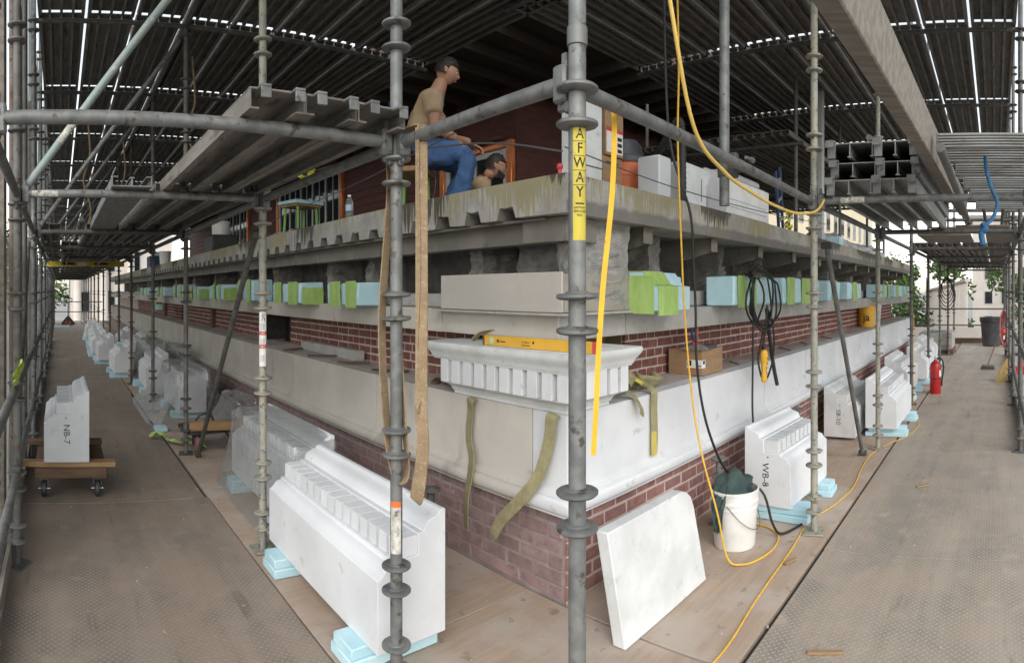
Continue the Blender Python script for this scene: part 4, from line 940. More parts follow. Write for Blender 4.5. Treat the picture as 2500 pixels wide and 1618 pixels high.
for i in range(5):
    a = -.035 + i * .097; dent(a, a + .068, -.089, -.045)
for i in range(5): dent(-.035 + i * .097, .033 + i * .097, .965, 1.009)
# spirit level on it
t = thing('spirit_level', 'yellow spirit level with red end lying on the cornice piece', 'spirit level', (2.245, 2.20, 1.3135), math.radians(3))
MB().box(-.013, .013, -.39, .36, 0, .058, .002).build('level_body', mat('level_yellow', (.74, .42, .045), (.66, .37, .05), 10, (.35, .22, .06), 40, .68, rough=.45), t)
MB().box(-.0145, .0145, -.425, -.388, -.001, .06, .004).build('end_cap', 'red_p', t)
MB().box(-.0145, .0145, .3605, .375, -.001, .06, .004).build('end_cap', 'wood_dark', t)
MB().box(-.006, .006, .0, .06, .053, .0585).build('vial', mat('green_vial', (.30, .60, .10), rough=.2), t)
MB().lathe([(.019, 0), (.019, .002), (.013, .0025)], 18, m=Matrix.Rotation(-math.pi / 2, 4, 'Y')).xf(Matrix.Translation((-.0135, .3, .029))).build('vial', mat('pale_green_vial', (.45, .62, .40), rough=.3), t)
MB().lathe([(.009, 0), (.009, .002)], 14, m=Matrix.Rotation(-math.pi / 2, 4, 'Y')).xf(Matrix.Translation((-.0135, .25, .029))).build('rivet', 'steel_dark', t)
for yy, zz, hw, hh in ((.045, .016, .03, .002), (.215, .027, .02, .003)): MB().box(-.0139, -.0132, yy - hw, yy + hw, zz - hh, zz + hh).build('print_line', 'ink', t)
for s_, sz, yy, zz in (('STABILA', .016, .045, .032),):
    tm = text_mesh(s_, sz); tm.v = [(-.0138, yy - a, zz + b) for a, b, c in tm.v]; tm.build('lettering', 'ink', t, 0)
MB().box(-.0142, -.0132, -.016, -.004, .028, .040).build('emblem', 'ink', t)
# tape measure clip and pale offcut by the level
tag(MB().box(2.36, 2.44, 1.90, 2.0, 1.3135, 1.337, .004).build('plastic_shim', 'plast_w'), 'small white plastic shim behind the level', 'shim')
# ================================================================ foam protectors with green tape
FB = 'foam protectors on the stone course'
def foam(x0, x1, y0, y1, z0, z1, tapes, label, side, step=False, mb=None):
    t = thing('foam_protector', label, 'foam block', (x0, y0, z0), 0, FB)
    a, b, c = x1 - x0, y1 - y0, z1 - z0
    if step and side == 'R':
        MB().prism([(0, 0), (0, c * .62), (.05, c * .66), (.11, c), (b, c), (b, 0)], lambda u, v, w: (w, u, v), 0, a * .72).box(a * .721, a * .82, .09, b, 0, c * .9, .01).box(a * .821, a, .14, b, -.004, c * .66, .012).build('foam_body', 'foam', t, 30)
        hz = [(0 - .004, -.03), (-.004, c * .62 + .003), (.05, c * .66 + .004), (.108, c + .005), (b, c + .005), (b, c), (.11, c), (.05, c * .66), (0, c * .62), (0, -.03)]
        MB().prism(hz, lambda u, v, w: (w, u, v), -.004, a * .43).box(-.0075, -.003, .03, b - .02, -.02, c * .9, .0).build('tape', 'tape', t, 30)
        return t
    mb = MB()
    if side == 'L': mb.box(0, a, 0, b * .30, 0, c, .012).box(.012, a, b * .301, b, 0, c * .96, .012)
    else: mb.box(0, a * .6, 0, b, 0, c, .012).box(a * .601, a, .012, b, 0, c * .97, .012)
    mb.v = [(p + RND.uniform(-.006, .006), q + RND.uniform(-.008, .008), r_ + RND.uniform(-.006, .006)) for p, q, r_ in mb.v]
    mb.build('foam_body', 'foam', t, 30)
    for k, (f0, f1) in enumerate(tapes):
        mb = MB(); e = lambda: RND.uniform(-.006, .006)
        if side == 'L':
            a0, a1 = b * f0, b * f1
            mb.grid(lambda u, v: ((-.008 + e() * .3, a0 + (a1 - a0) * u + e(), -.015 + (c + .022) * v * 1.6) if v <= .625 else (-.008 + (a + .0) * (v - .625) / .375, a0 + (a1 - a0) * u + e(), c + .008 + e() * .4)), 5, 16)
            if k == 0 and int(y0 * 10) % 3 == 0: mb.grid(lambda u, v: (.02 + (a - .03) * u, -.0095 + e() * .3, -.01 + (c * .8) * v + e()), 6, 5)
        else:
            a0, a1 = a * f0, a * f1
            mb.grid(lambda u, v: ((a0 + (a1 - a0) * u + e(), -.008 + e() * .3, -.015 + (c + .022) * v * 1.6) if v <= .625 else (a0 + (a1 - a0) * u + e(), -.008 + b * (v - .625) / .375, c + .008 + e() * .4)), 5, 16)
        mb.build('tape', 'tape', t, 60)
    return t
LF = [(4.02, 4.58, 1.502, 1.69, ((.02, .34), (.5, .86))), (5.15, 5.92, 1.502, 1.70, ((.06, .36), (.6, .86))), (6.55, 7.2, 1.502, 1.75, ((.1, .3), (.6, .8))), (7.85, 8.6, 1.502, 1.71, ((.1, .26), (.5, .66))),
      (9.3, 9.95, 1.502, 1.69, ((.1, .4), (.6, .8))), (10.5, 11.5, 1.502, 1.73, ((.05, .35), (.6, .8))), (12.4, 13.6, 1.502, 1.70, ((.1, .3), (.5, .7))), (14.6, 16.2, 1.502, 1.70, ((.1, .3), (.6, .8)))]
for i, (a, b, z0, z1, tp) in enumerate(LF):
    foam(2.20, 2.45, a, b, z0, z1, tp, 'blue foam protector with green tape on the left wall, %s from the corner' % ORD[i], 'L')
RF = [(2.98, 3.50, 1.502, 1.735, ()), (4.18, 5.0, 1.502, 1.735, ((.06, .26), (.36, .52))), (5.28, 6.5, 1.502, 1.745, ((.06, .24), (.42, .66))), (6.8, 7.38, 1.502, 1.745, ((.25, .6),)), (7.75, 8.6, 1.502, 1.735, ((.3, .6),)), (10.0, 11.0, 1.502, 1.73, ((.2, .4), (.7, .9))), (11.4, 12.5, 1.502, 1.73, ((.2, .5),)), (12.8, 13.5, 1.502, 1.72, ((.2, .5),))]
for i, (a, b, z0, z1, tp) in enumerate(RF):
    foam(a, b, 1.89 if i == 0 else 1.96, 2.21, z0, z1, tp, ('stepped blue foam block half wrapped in green tape right of the corner pole' if i == 0 else 'blue foam protector on the right wall with black cable hung over it' if i == 1 else 'blue foam protector with green tape on the right wall, %s from the corner' % ORD[i]), 'R', i == 0)
# hanging foam scrap and tape on the left
t = thing('foam_scrap', 'small foam scrap hanging by green tape below the left protectors', 'foam scrap', (2.2, 13.2, 1.2))
MB().box(-.05, .05, -.35, .3, 0, .12, .01).build('foam_body', 'foam', t); MB().box(-.056, -.052, -.08, .12, -.02, .35).build('tape', 'tape', t)
# ================================================================ stickers on tubes
def sticker(pole_o, z0, z1, half, mt, az=0., name='sticker', r=TR + .0007, n=10):
    """curved label on a pole; az turns it from the direction of the outer corner"""
    pole_o.rotation_euler = (0, 0, 0); p = pole_o.location
    a0 = math.atan2(-p.y, -p.x) + az
    mb = MB(); mb.grid(lambda u, v: (r * math.cos(a0 + half * (2 * u - 1)), r * math.sin(a0 + half * (2 * u - 1)), z0 + (z1 - z0) * v), n, 2)
    return mb.build(name, mt, pole_o)
def pole_text(pole_o, txt, size, z, az=0., mt='ink', turn=False, r=TR + .0013, wob=.01, sx=1.):
    p = pole_o.location; a0 = math.atan2(-p.y, -p.x) + az
    tm = text_mesh(txt, size, wob)
    out = []
    for a, b, c in tm.v:
        if turn: a, b = b, -a
        th = a0 + a * sx / r; out.append((r * math.cos(th), r * math.sin(th), z + b))
    tm.v = out; return tm.build('lettering', mt, pole_o, 0)
sticker(p_corner, 1.755, 2.055, .80, 'sign_y', .32)
for i, ch in enumerate('YAWFA'):
    pole_text(p_corner, ch, .040, 1.883 + i * .039, .30, sx=.85)
    if i: sticker(p_corner, 1.863 + i * .039, 1.8645 + i * .039, .78, 'ink', .32, 'rule_line', TR + .001)
sticker(p_corner, 1.851, 1.855, .5, 'ink', .32, 'rule_line', TR + .001)
for s_, z in (('SAFWAY', 1.842), ('SERVICES', 1.832), ('INC.', 1.822)): pole_text(p_corner, s_, .009, z, .32)
sticker(p_left[0], .60, .80, .9, 'label_dirty', -.1); sticker(p_left[0], .78, .803, .9, 'ink_o', -.1, 'sticker', TR + .0012)
s1 = sticker(p_left[1], 1.15, 1.49, 1.0, 'paper', 0.)
for z in (1.345, 1.262): sticker(p_left[1], z, z + .022, 1.0, 'ink_r', 0., 'band', TR + .0012); [sticker(p_left[1], z + .007, z + .015, .05, 'paper', a_, 'print_mark', TR + .0017, 2) for a_ in (-.5, -.3, -.1, .1, .3, .5)]
for z in (1.395, 1.30, 1.20):
    for a in (-.5, -.2, .1, .35): sticker(p_left[1], z - .022 + .01 * a, z + .022, .035, 'ink', a, 'print_line', TR + .0012, 2)
# little climbing figure
P3 = p_left[1].location; a3 = math.atan2(-P3.y, -P3.x)
def on3(a, z): return Vector(((TR + .0018) * math.cos(a3 + a / TR), (TR + .0018) * math.sin(a3 + a / TR), z))
fig = MB().path([on3(.0, 1.475), on3(.002, 1.455), on3(-.006, 1.44), on3(-.004, 1.43)], .0016, 5).path([on3(.002, 1.455), on3(.01, 1.447), on3(.008, 1.435)], .0016, 5).path([on3(0, 1.47), on3(.011, 1.474)], .0014, 5).path([on3(0, 1.468), on3(-.009, 1.46)], .0014, 5).blob(on3(-.001, 1.481), (.003, .003, .003), (6, 4)).path([on3(.013, 1.43), on3(.013, 1.48)], .0008, 4)
fig.build('pictogram', 'ink', p_left[1])
def bar_label(name_part, center, axis, r, mt, w, facing):
    ax = Vector(axis).normalized(); f = Vector(facing).normalized(); g = ax.cross(f)
    mb = MB(); mb.grid(lambda u, v: Vector(center) + ax * (w * (u - .5)) + f * (r * math.cos(.8 * (2 * v - 1))) + g * (r * math.sin(.8 * (2 * v - 1))), 2, 8); return mb
for o in list(COL.objects):
    if o.get('label') == 'scaffold transom tube crossing above the left walkway, first from the camera':
        bar_label('', (.165, 0, 0), (1, 0, 0), TR + .0008, '', .155, (0, -1, -.15)).build('sticker', 'label_dirty', o)
    if o.get('label') == 'scaffold transom tube crossing above the right walkway, first from the corner':
        bar_label('', (0, -.27, 0), (0, 1, 0), TR + .0008, '', .16, (-1, 0, -.15)).build('sticker', 'label_dirty', o)
    if o.get('label', '').startswith('diagonal brace rising') and o['label'].endswith('first from the camera'):
        d = Vector((1.4, 0, 1.89)).normalized(); bar_label('', d * .42, d, TR + .0008, '', .17, (0, -1, 0)).build('sticker', 'label_dirty', o)
# ================================================================ slings, straps, cords
def belt(pts, w, th, up, mt, name, label=None, cat=None, parent=None, n=8):
    o = MB().path(cat_spline(pts, n), 0, flat=(w, th), up=up).build(name, mt, parent, 60)
    if label: tag(o, label, cat)
    return o
t = thing('lifting_sling', 'tan webbing sling hanging in two looped legs beside the second pole', 'sling', (1.25, 1.9, 2.2))
belt([(.03, .18, 0), (.02, .15, -.2), (-.03, .13, -.7), (-.02, .11, -1.1), (-.005, .075, -1.29), (.02, .05, -1.32), (.035, .045, -1.27), (.03, .06, -1.1), (.03, .09, -.8), (.03, .12, -.4), (.03, .15, 0)], .04, .006, (.95, .3, 0), 'sling_tan', 'sling_leg', parent=t)
belt([(0, -.10, .03), (.002, -.10, -.2), (.004, -.105, -.5), (-.004, -.10, -.8), (.006, -.105, -1.0), (.01, -.075, -1.2), (.006, -.048, -1.33), (-.002, -.062, -1.36), (-.006, -.09, -1.33), (-.006, -.12, -1.15), (-.012, -.118, -1.0), (-.008, -.115, -.7), (-.006, -.112, -.3), (-.004, -.108, .02)], .045, .0075, (.919, .395, 0), 'sling_tan', 'sling_leg', parent=t)
MB().path(cat_spline([(-.012, -.115, -.98), (-.03, -.12, -1.0), (-.02, -.115, -1.02), (-.01, -.11, -1.0)], 5), .006, 6).build('knot', 'sling_tan', t)
MB().path(cat_spline([(.0, .18, -.02), (0, .18, .03), (0, .12, .033), (0, -.04, .032), (0, -.1, .03)], 5), 0, flat=(.05, .006), up=(1, 0, 0)).build('sling_wrap', 'sling_tan', t)
belt([(1.57, 1.19, 2.245), (1.585, 1.18, 2.2), (1.575, 1.18, 1.95), (1.54, 1.19, 1.65), (1.525, 1.2, 1.4), (1.515, 1.2, 1.25), (1.50, 1.2, 1.09)], .0175, .005, (.7, -.7, 0), 'strap_y', 'yellow_strap', 'narrow bright yellow strap hanging just right of the corner pole', 'strap')
t = thing('cornice_sling', 'olive webbing sling draped under the cornice piece with two hanging tails', 'sling', (2.2, 2.4, 1.0))
belt([(.06, .31, -.012), (.035, .315, -.03), (.055, .335, -.1), (.05, .345, -.25), (.035, .30, -.36), (.005, .28, -.46), (-.005, .30, -.6), (.02, .33, -.78)], .072, .005, (0, 1, 0), 'sling_olive', 'sling_tail', parent=t)
belt([(.06, -.34, -.012), (.03, -.34, -.03), (.04, -.315, -.15), (.02, -.27, -.32), (-.012, -.215, -.42), (-.02, -.12, -.52), (-.02, -.02, -.62), (-.02, .05, -.72)], .066, .005, (0, 1, .3), 'sling_olive', 'sling_tail', parent=t)
# bundle of sling on top of the cornice and at its right end
t = thing('sling_bundle', 'knotted olive and yellow webbing bundle right of the cornice piece', 'sling', (3.1, 2.12, 1.0))
belt([(-.25, .02, .10), (-.22, -.05, .12), (-.16, -.06, .08), (-.10, .0, .04), (-.03, .04, .05), (.05, .0, .05), (.12, -.04, .04), (.20, -.03, .035), (.26, .02, .03)], .065, .03, (0, .3, 1), 'sling_olive', 'twist', parent=t)
belt([(-.28, .03, .08), (-.2, .01, .125), (-.13, .04, .09), (-.06, -.02, .075), (.0, -.05, .03)], .05, .02, (0, 1, .5), 'sling_yellow', 'twist', parent=t)
MB().path(cat_spline([(-.02, -.05, .06), (.0, .0, .09), (.02, .05, .05), (.01, .0, .01)], 6), .014, 8).build('knot', 'sling_olive', t)
MB().path(cat_spline([(.16, -.06, .05), (.18, .0, .075), (.22, .04, .04), (.2, .0, .0)], 6), .02, 8).build('knot', 'sling_olive', t)
belt([(.0, -.02, .06), (-.02, -.09, .035), (-.03, -.138, .0), (-.034, -.14, -.1), (-.03, -.142, -.25), (-.034, -.14, -.38)], .058, .005, (1, 0, 0), 'sling_olive', 'sling_tail', parent=t)
MB().box(-.065, -.003, -.147, -.142, -.385, -.24, .001).build('yellow_tip', 'sling_yellow', t)
belt([(-.29, -.02, .05), (-.25, -.12, .02), (-.22, -.17, -.06), (-.24, -.19, -.1)], .05, .005, (1, 0, 0), 'sling_olive', 'sling_tail', parent=t)
t = thing('sling_pile', 'crumpled olive sling heaped behind the spirit level', 'sling', (2.48, 2.48, 1.314))
belt([(-.15, .32, .004), (-.12, .28, .05), (-.06, .22, .06), (.0, .16, .02), (.06, .1, .06), (.05, .0, .1), (.02, -.08, .09), (.08, -.12, .03)], .06, .006, (1, .3, 0), 'sling_olive', 'strap_fold', parent=t)
belt([(.1, .12, .02), (.08, .02, .09), (.1, -.1, .12), (.12, -.2, .06), (.06, -.26, .02)], .09, .03, (1, 0, .4), 'sling_olive', 'strap_fold', parent=t)
belt([(.02, .1, .03), (.06, .0, .06), (.0, -.12, .07), (.06, -.2, .03)], .08, .03, (1, 0, .6), 'sling_olive', 'strap_fold', parent=t)
def cord(pts, r, mt, name, label, cat, n=8, seg=8):
    return tag(MB().path(cat_spline(pts, n), r, seg).build(name, mt, None, 80), label, cat)
cord([(3.02, 1.80, 3.9), (3.06, 1.80, 3.0), (3.05, 1.80, 2.5), (3.1, 1.80, 1.8), (3.13, 1.80, 1.5), (3.16, 1.78, 1.1), (3.17, 1.72, .7), (3.13, 1.58, .32), (3.15, 1.52, .05), (3.2, 1.44, .01), (3.32, 1.38, .008), (3.5, 1.36, .008), (3.7, 1.42, .008), (3.8, 1.6, .008), (3.75, 1.8, .008)], .006, 'rope_y', 'hanging_rope', 'thin yellow cord hanging from above past the foam block to the bucket', 'rope')
cord([(3.1, 1.93, 3.9), (3.12, 1.93, 3.0), (3.14, 1.90, 2.5), (3.2, 1.80, 2.1), (3.24, 1.80, 1.8), (3.27, 1.80, 1.5), (3.28, 1.80, 1.2), (3.32, 1.78, .9), (3.38, 1.74, .66), (3.5, 1.70, .45), (3.58, 1.62, .39), (3.6, 1.48, .30), (3.62, 1.42, .1), (3.7, 1.38, .012), (3.95, 1.30, .012)], .0085, 'cable', 'black_cable', 'black cable hanging from above and draped over the white bucket', 'cable')
cord([(1.55, 1.1, 3.3), (1.75, 1.08, 2.7), (1.98, 1.1, 2.25), (2.25, 1.1, 2.12), (2.55, 1.1, 2.075), (2.85, 1.1, 2.055), (3.2, 1.1, 2.06), (3.55, 1.1, 2.12), (3.82, 1.13, 2.235), (3.9, 1.2, 2.25)], .008, 'hose_y', 'yellow_hose', 'pale yellow hose drooping from above the right ledger to the peeling pole', 'hose')
cord([(3.44, .06, 2.40), (3.42, .05, 2.3), (3.4, .02, 2.2), (3.42, -.01, 2.12), (3.40, .02, 2.03), (3.38, .06, 1.99), (3.4, .075, 1.93)], .011, 'rope_b', 'blue_rope', 'blue rope with frayed end hanging from the bearers at the far right', 'rope')
cord([(3.38, .06, 2.0), (3.40, .075, 1.985), (3.385, .055, 1.97), (3.39, .08, 1.95), (3.38, .07, 1.88)], .018, 'rope_b', 'blue_rope', 'knot of blue rope at the end of the hanging blue rope', 'rope')
# coil of black cable with yellow pendant grip
t = thing('cable_coil', 'coil of black cable hung over the second right foam block', 'cable', (4.5, 1.885, 1.5))
for k in range(5):
    cx, rx, r2 = (.05, -.12, .10, -.04, .0)[k], (.24, .16, .30, .20, .27)[k], (.30, .25, .36, .28, .33)[k]
    pts = []
    for j in range(25):
        a = 2 * math.pi * j / 24; z = .02 + r2 * math.sin(a) * (1 if math.sin(a) > 0 else .62) ; yy = -.012 * k + (.06 if z > .24 else 0) * 1.0 - (.0 if z > .24 else .005)
        pts.append((cx + rx * math.cos(a) + .03 * math.sin(3 * a + k), min(.06, yy), z + .02 * math.sin(2 * a + 2 * k)))
    MB().path(pts[:-1], .0085, 8, closed=True).build('loop', 'cable', t, 80)
MB().path(cat_spline([(-.16, -.02, .2), (-.19, -.03, -.1), (-.2, -.03, -.45), (-.23, -.04, -.8), (-.24, -.06, -1.0), (-.32, -.12, -1.08)], 8), .0085, 8).build('lead', 'cable', t, 80)
MB().path(cat_spline([(.02, -.03, -.2), (-.06, -.03, -.35), (-.09, -.03, -.42), (-.07, -.035, -.52), (-.0, -.04, -.61), (.12, -.035, -.58), (.25, -.03, -.42), (.24, -.03, -.2), (.16, -.02, -.05)], 8), .0085, 8).build('lead', 'cable', t, 80)
MB().path(cat_spline([(.1, -.03, .0), (.05, -.035, -.2), (-.02, -.04, -.35), (-.005, -.04, -.45)], 8), .0085, 8).build('lead', 'cable', t, 80)
t = thing('pendant_grip', 'yellow pendant control grip hanging below the cable coil', 'control grip', (4.45, 1.82, 1.03))
MB().lathe([(.0, -.145), (.022, -.145), (.03, -.135), (.03, -.115), (.026, -.1), (.028, -.03), (.033, .02), (.042, .05), (.038, .085), (.03, .11), (.012, .118), (0, .118)], 16).xf(Matrix.Scale(.8, 4, (0, 1, 0))).build('grip_body', 'plast_y', t)
MB().lathe([(.012, .115), (.014, .15), (.009, .17)], 12).build('cable_gland', 'black', t)
for z in (-.07, -.03, .01, .05): MB().lathe([(.006, 0), (.006, .003), (.0, .004)], 10, m=Matrix.Rotation(math.pi / 2, 4, 'X')).xf(Matrix.Translation((-.01, -.026 - (.006 if z > 0 else 0), z))).build('button', 'ink', t)
# yellow extension lead on the right floor
cord([(1.75, 1.3, .006), (2.3, 1.18, .006), (2.9, 1.22, .006), (3.5, 1.25, .006), (3.95, 1.28, .006), (4.35, 1.2, .006), (4.75, 1.16, .006), (5.3, 1.21, .006), (5.75, 1.22, .006), (6.2, 1.12, .006), (6.5, .99, .006), (7.0, .92, .006), (7.3, .96, .006), (8.0, 1.13, .006), (8.4, 1.17, .006), (8.41, 1.16, .5), (8.405, 1.16, 1.3)], .005, 'rope_y', 'extension_lead', 'yellow extension lead snaking along the right plywood and up a pole', 'cable', 8, 6)
cord([(4.75, 1.92, 1.47), (4.78, 1.90, 1.2), (4.82, 1.88, .95), (4.85, 1.86, .8)], .018, 'cable', 'black_hose', 'thick black hose hanging below the right foam blocks beside the leaning brace', 'hose')
# ================================================================ bucket with rag
t = thing('white_bucket', 'white plastic bucket full of dark rag at the right wall', 'bucket', (3.46, 1.62, 0))
MB().lathe([(0, .0), (.128, .0), (.132, .008), (.146, .25), (.152, .252), (.152, .262), (.147, .265), (.149, .285), (.156, .287), (.156, .30), (.15, .303), (.152, .345), (.158, .348), (.159, .362), (.152, .366), (.147, .362), (.145, .30), (.13, .03), (0, .025)], 32).build('pail', 'plast_w', t)
MB().path(cat_spline([(-.155, -.02, .29), (-.13, -.10, .2), (-.06, -.15, .14), (.03, -.16, .13), (.1, -.12, .2), (.152, -.03, .29)], 8), .0025, 6).build('handle', 'wire', t)
t = thing('rag', 'dark green rag stuffed in the white bucket and hanging over its side', 'rag', (3.46, 1.62, .3))
mb = MB(); mb.blob((.0, .01, .06), (.125, .12, .10), (22, 14), .55); mb.build('wad', 'rag', t, 80)
mb = MB(); mb.grid(lambda u, v: (-.12 - .065 * min(1, v * 2.5) + .03 * nz(u * 5, v * 4, 2), .03 + (u - .5) * .10 * (1 - .4 * v), .10 * (1 - v) - .17 * v + .02 * nz(u * 5, v * 2)), 10, 12); mb.build('hanging_fold', 'rag', t, 80)
# ================================================================ things on the ledge
t = thing('cardboard_carton', 'small brown cardboard carton with white label on the right ledge', 'carton', (3.86, 2.07, .994))
MB().box(0, .34, 0, .29, 0, .19, .003).build('carton_body', 'card', t)
MB().box(-.0012, .0, .0, .13, .055, .115).box(0, .05, -.0012, .0, .055, .115).build('shipping_label', 'paper', t)
for b_ in ((-.0016, -.0012, .09, .125, .07, .11), (-.0016, -.0012, .01, .05, .065, .075), (.01, .04, -.0016, -.0012, .085, .11)): MB().box(*b_).build('barcode', 'ink', t)
MB().box(-.0013, .0, .02, .12, .046, .053).build('red_stripe', 'ink_r', t)
t = thing('tool_pouch', 'silver packet and red-handled pliers lying on the cardboard carton', 'tools', (3.93, 2.15, 1.186))
mb = MB(); mb.grid(lambda u, v: ((u - .5) * .2, (v - .5) * .2, .035 * math.sin(math.pi * u) ** .5 * math.sin(math.pi * v) ** .5 + .012 * nz(u * 6, v * 6, 3)), 14, 14); mb.build('packet', 'foil', t, 80)
MB().box(.0, .14, -.1, -.02, .0, .03, .006).build('tray', 'plast_g', t)
MB().path(cat_spline([(.05, .05, .03), (.04, .06, .09), (.01, .06, .16)], 5), .011, 8).build('plier_handle', 'blue_steel', t)
MB().path(cat_spline([(.06, .05, .03), (.10, .06, .09), (.12, .06, .17)], 5), .013, 8).blob((.06, .05, .035), (.05, .03, .02)).build('plier_handle', 'red', t)
for i, (x, y, L, a) in enumerate(((4.6, 2.16, .22, .2), (5.3, 2.2, .3, .05), (5.9, 2.18, .35, .1), (6.6, 2.2, .3, .0), (7.5, 2.2, .4, .1))):
    o = MB().path([(-L / 2, 0, 0), (0, .01, .004), (L / 2, 0, 0)], .006, 6).build('rebar_piece', 'tube_rust'); o.location = (x, y, 1.008); o.rotation_euler = (0, 0, a + .6)
    tag(o, 'rusty bar lying on the right ledge, %s from the carton' % ORD[i], 'steel bar', 'bars on the right ledge')
for i, (y, L) in enumerate(((3.05, .22), (3.3, .2), (3.9, .3), (4.5, .28), (5.1, .3), (5.8, .35))):
    o = MB().box(-.025, .025, -L / 2, L / 2, 0, .008, .002).build('slate_shim', 'wood_dark' if i % 2 else 'steel_dark'); o.location = (2.42, y, 1.004); o.rotation_euler = (0, 0, RND.uniform(-1.2, 1.2))
    tag(o, 'thin dark shim lying on the left ledge, %s from the cornice piece' % ORD[i], 'shim', 'shims on the left ledge')
o = MB().box(-.02, .02, -.16, .16, 0, .03, .006).build('brick_bat', 'brick'); o.location = (2.5, 3.05, 1.0); o.rotation_euler = (.1, 0, .5); tag(o, 'dark brick fragment on the ledge left of the cornice piece', 'brick fragment')
o = MB().box(2.53, 2.62, 4.66, 5.9, .995, 1.085, .004).build('sill_offcut', 'stone_grey'); tag(o, 'long grey stone offcut lying on the left ledge against the brick', 'stone offcut')
t = thing('yellow_bucket', 'yellow bucket with dark printing standing on the right ledge', 'bucket', (10.2, 2.24, .99))
MB().lathe([(0, 0), (.13, 0), (.148, .33), (.156, .335), (.156, .37), (.148, .372), (.14, .36), (.12, .03)], 24).build('pail', 'plast_y', t)
tm = text_mesh('ja', .19, .01); r_ = .15
tm.v = [(.149 * math.cos(math.pi * 1.06 + a / .149) , .149 * math.sin(math.pi * 1.06 + a / .149), .17 + b) for a, b, c in tm.v]; tm.build('lettering', 'ink', t, 0)
t = thing('white_pail', 'white pail just behind the yellow bucket on the right ledge', 'bucket', (10.75, 2.24, .99))
MB().lathe([(0, 0), (.13, 0), (.148, .33), (.156, .335), (.156, .37), (.148, .372), (.14, .36), (.12, .03)], 24).build('pail', 'plast_w', t)
# ================================================================ plastic film over the left stones
def drape(cx, cy, lx, ly, h, flare, label, seed, nu=72, nv=34, z0=0., amp=.03, lift=0., drop=1.):
    """a sheet laid over a box lx x ly x h: flat on top, falling and flaring at the sides"""
    def f(u, v):
        a = 2 * math.pi * u; r = v * 1.9
        c, s_ = math.cos(a), math.sin(a); e = .28
        sx = math.copysign(abs(c) ** e, c) * lx / 2; sy = math.copysign(abs(s_) ** e, s_) * ly / 2
        if r <= 1: x, y, z = sx * r, sy * r, h - .05 * r ** 6
        else:
            q = (r - 1) / .9; k = 1 + flare * q * q + .03; x, y, z = sx * k + flare * .5 * q * q * c, sy * k + flare * .5 * q * q * s_, (h - .05) * (1 - q * drop)
        fold = min(1, max(0, (r - .5)))
        w = amp * (nz(c * 3 + seed, s_ * 3, r * 1.2) * (.35 + fold) + .5 * nz(c * 6 + seed, s_ * 6, r * 1.2) * fold)
        return (cx + x + w * c * .8, cy + y + w * s_ * .8, max(z0 + .006 + .004 * math.sin(7 * a), z0 + z + w * .9 + lift))
    mb = MB(); mb.grid(f, nu, nv); o = mb.build('plastic_sheet', 'film', None, 70); return tag(o, label, 'plastic sheet')
drape(1.62, 4.22, .40, 1.30, .665, .16, 'clear plastic sheet covering the left stone beside the labelled pole', 3.0, amp=.022)
drape(1.68, 7.9, .44, 1.2, .66, .55, 'crumpled clear plastic bag over the stone behind the dark left pole', 9.0, amp=.04)
drape(2.02, 6.5, .22, .7, .46, .5, 'crumpled clear plastic heaped against the left wall behind the leaning brace', 14.0, amp=.05)
drape(1.83, 11.75, .45, 1.2, .66, .35, 'clear plastic over the back row stone at the left wall', 21.0, nu=48, nv=22, amp=.04)
drape(1.95, 9.5, .25, .8, .75, .4, 'clear plastic bunched by the wall beyond the bagged stone', 33.0, nu=48, nv=22, amp=.06)
# ================================================================ cart with pink caster under a timber
t = thing('hand_cart', 'low dark cart with a pink wheel beneath a timber on the left walkway', 'cart', (1.42, 5.98, 0), .1)
MB().box(-.16, .62, -.2, .2, .185, .225, .004).build('platform', 'steel_dark', t)
w = MB().lathe([(.012, -.028), (.06, -.028), (.078, -.02), (.082, 0), (.078, .02), (.06, .028), (.012, .028)], 24, m=Matrix.Rotation(math.pi / 2, 4, 'Y')).build('wheel', 'pink', t); w.location = (-.06, -.12, .082)
MB().box(-.04, -.034, -.03, .03, -.01, .1, .002).box(.034, .04, -.03, .03, -.01, .1, .002).box(-.055, .055, -.05, .05, .092, .103, .002).build('fork', 'steel_dark', w)
MB().tube((-.05, 0, 0), (.05, 0, 0), .008, 8).build('axle', 'chrome', w)
for sx in (-.035, .035): MB().blob((sx, -.048, .105), (.009, .009, .006), (8, 5)).build('bolt', 'chrome', w)
w2 = MB().lathe([(.012, -.028), (.06, -.028), (.078, -.02), (.082, 0), (.078, .02), (.06, .028), (.012, .028)], 24, m=Matrix.Rotation(math.pi / 2, 4, 'Y')).build('wheel', 'pink', t); w2.location = (.5, -.12, .082)
MB().path(cat_spline([(-.1, -.1, .22), (-.05, -.16, .36), (.06, -.17, .38), (.12, -.15, .3), (.22, -.18, .2), (.3, -.2, .1), (.36, -.22, .13), (.4, -.2, .08), (.32, -.2, .06)], 8), .012, 8).build('pull_rope', 'steel_dark', t)
o = MB().box(-.5, .5, -.045, .045, 0, .085, .004).build('timber_bearer', 'wood'); o.location = (1.78, 5.75, .228); o.rotation_euler = (0, 0, -.12); tag(o, 'orange-brown timber resting on the cart with the pink wheel', 'timber')
mb = MB(); mb.grid(lambda u, v: (.98 + .50 * u + .05 * nz(u * 3, v), 6.42 - .5 * u + (v - .5) * .09 + .04 * nz(u * 5, 3), .03 + .05 * abs(nz(u * 7, v * 3, 5)) + (.09 * math.sin(math.pi * min(1, u / .3)) if u < .3 else 0) * (.4 + .6 * abs(nz(u * 20, v * 6)))), 26, 8)
tag(mb.build('tape_scrap', 'tape', None, 60), 'crumpled strip of green tape lying on the left walkway floor', 'tape')
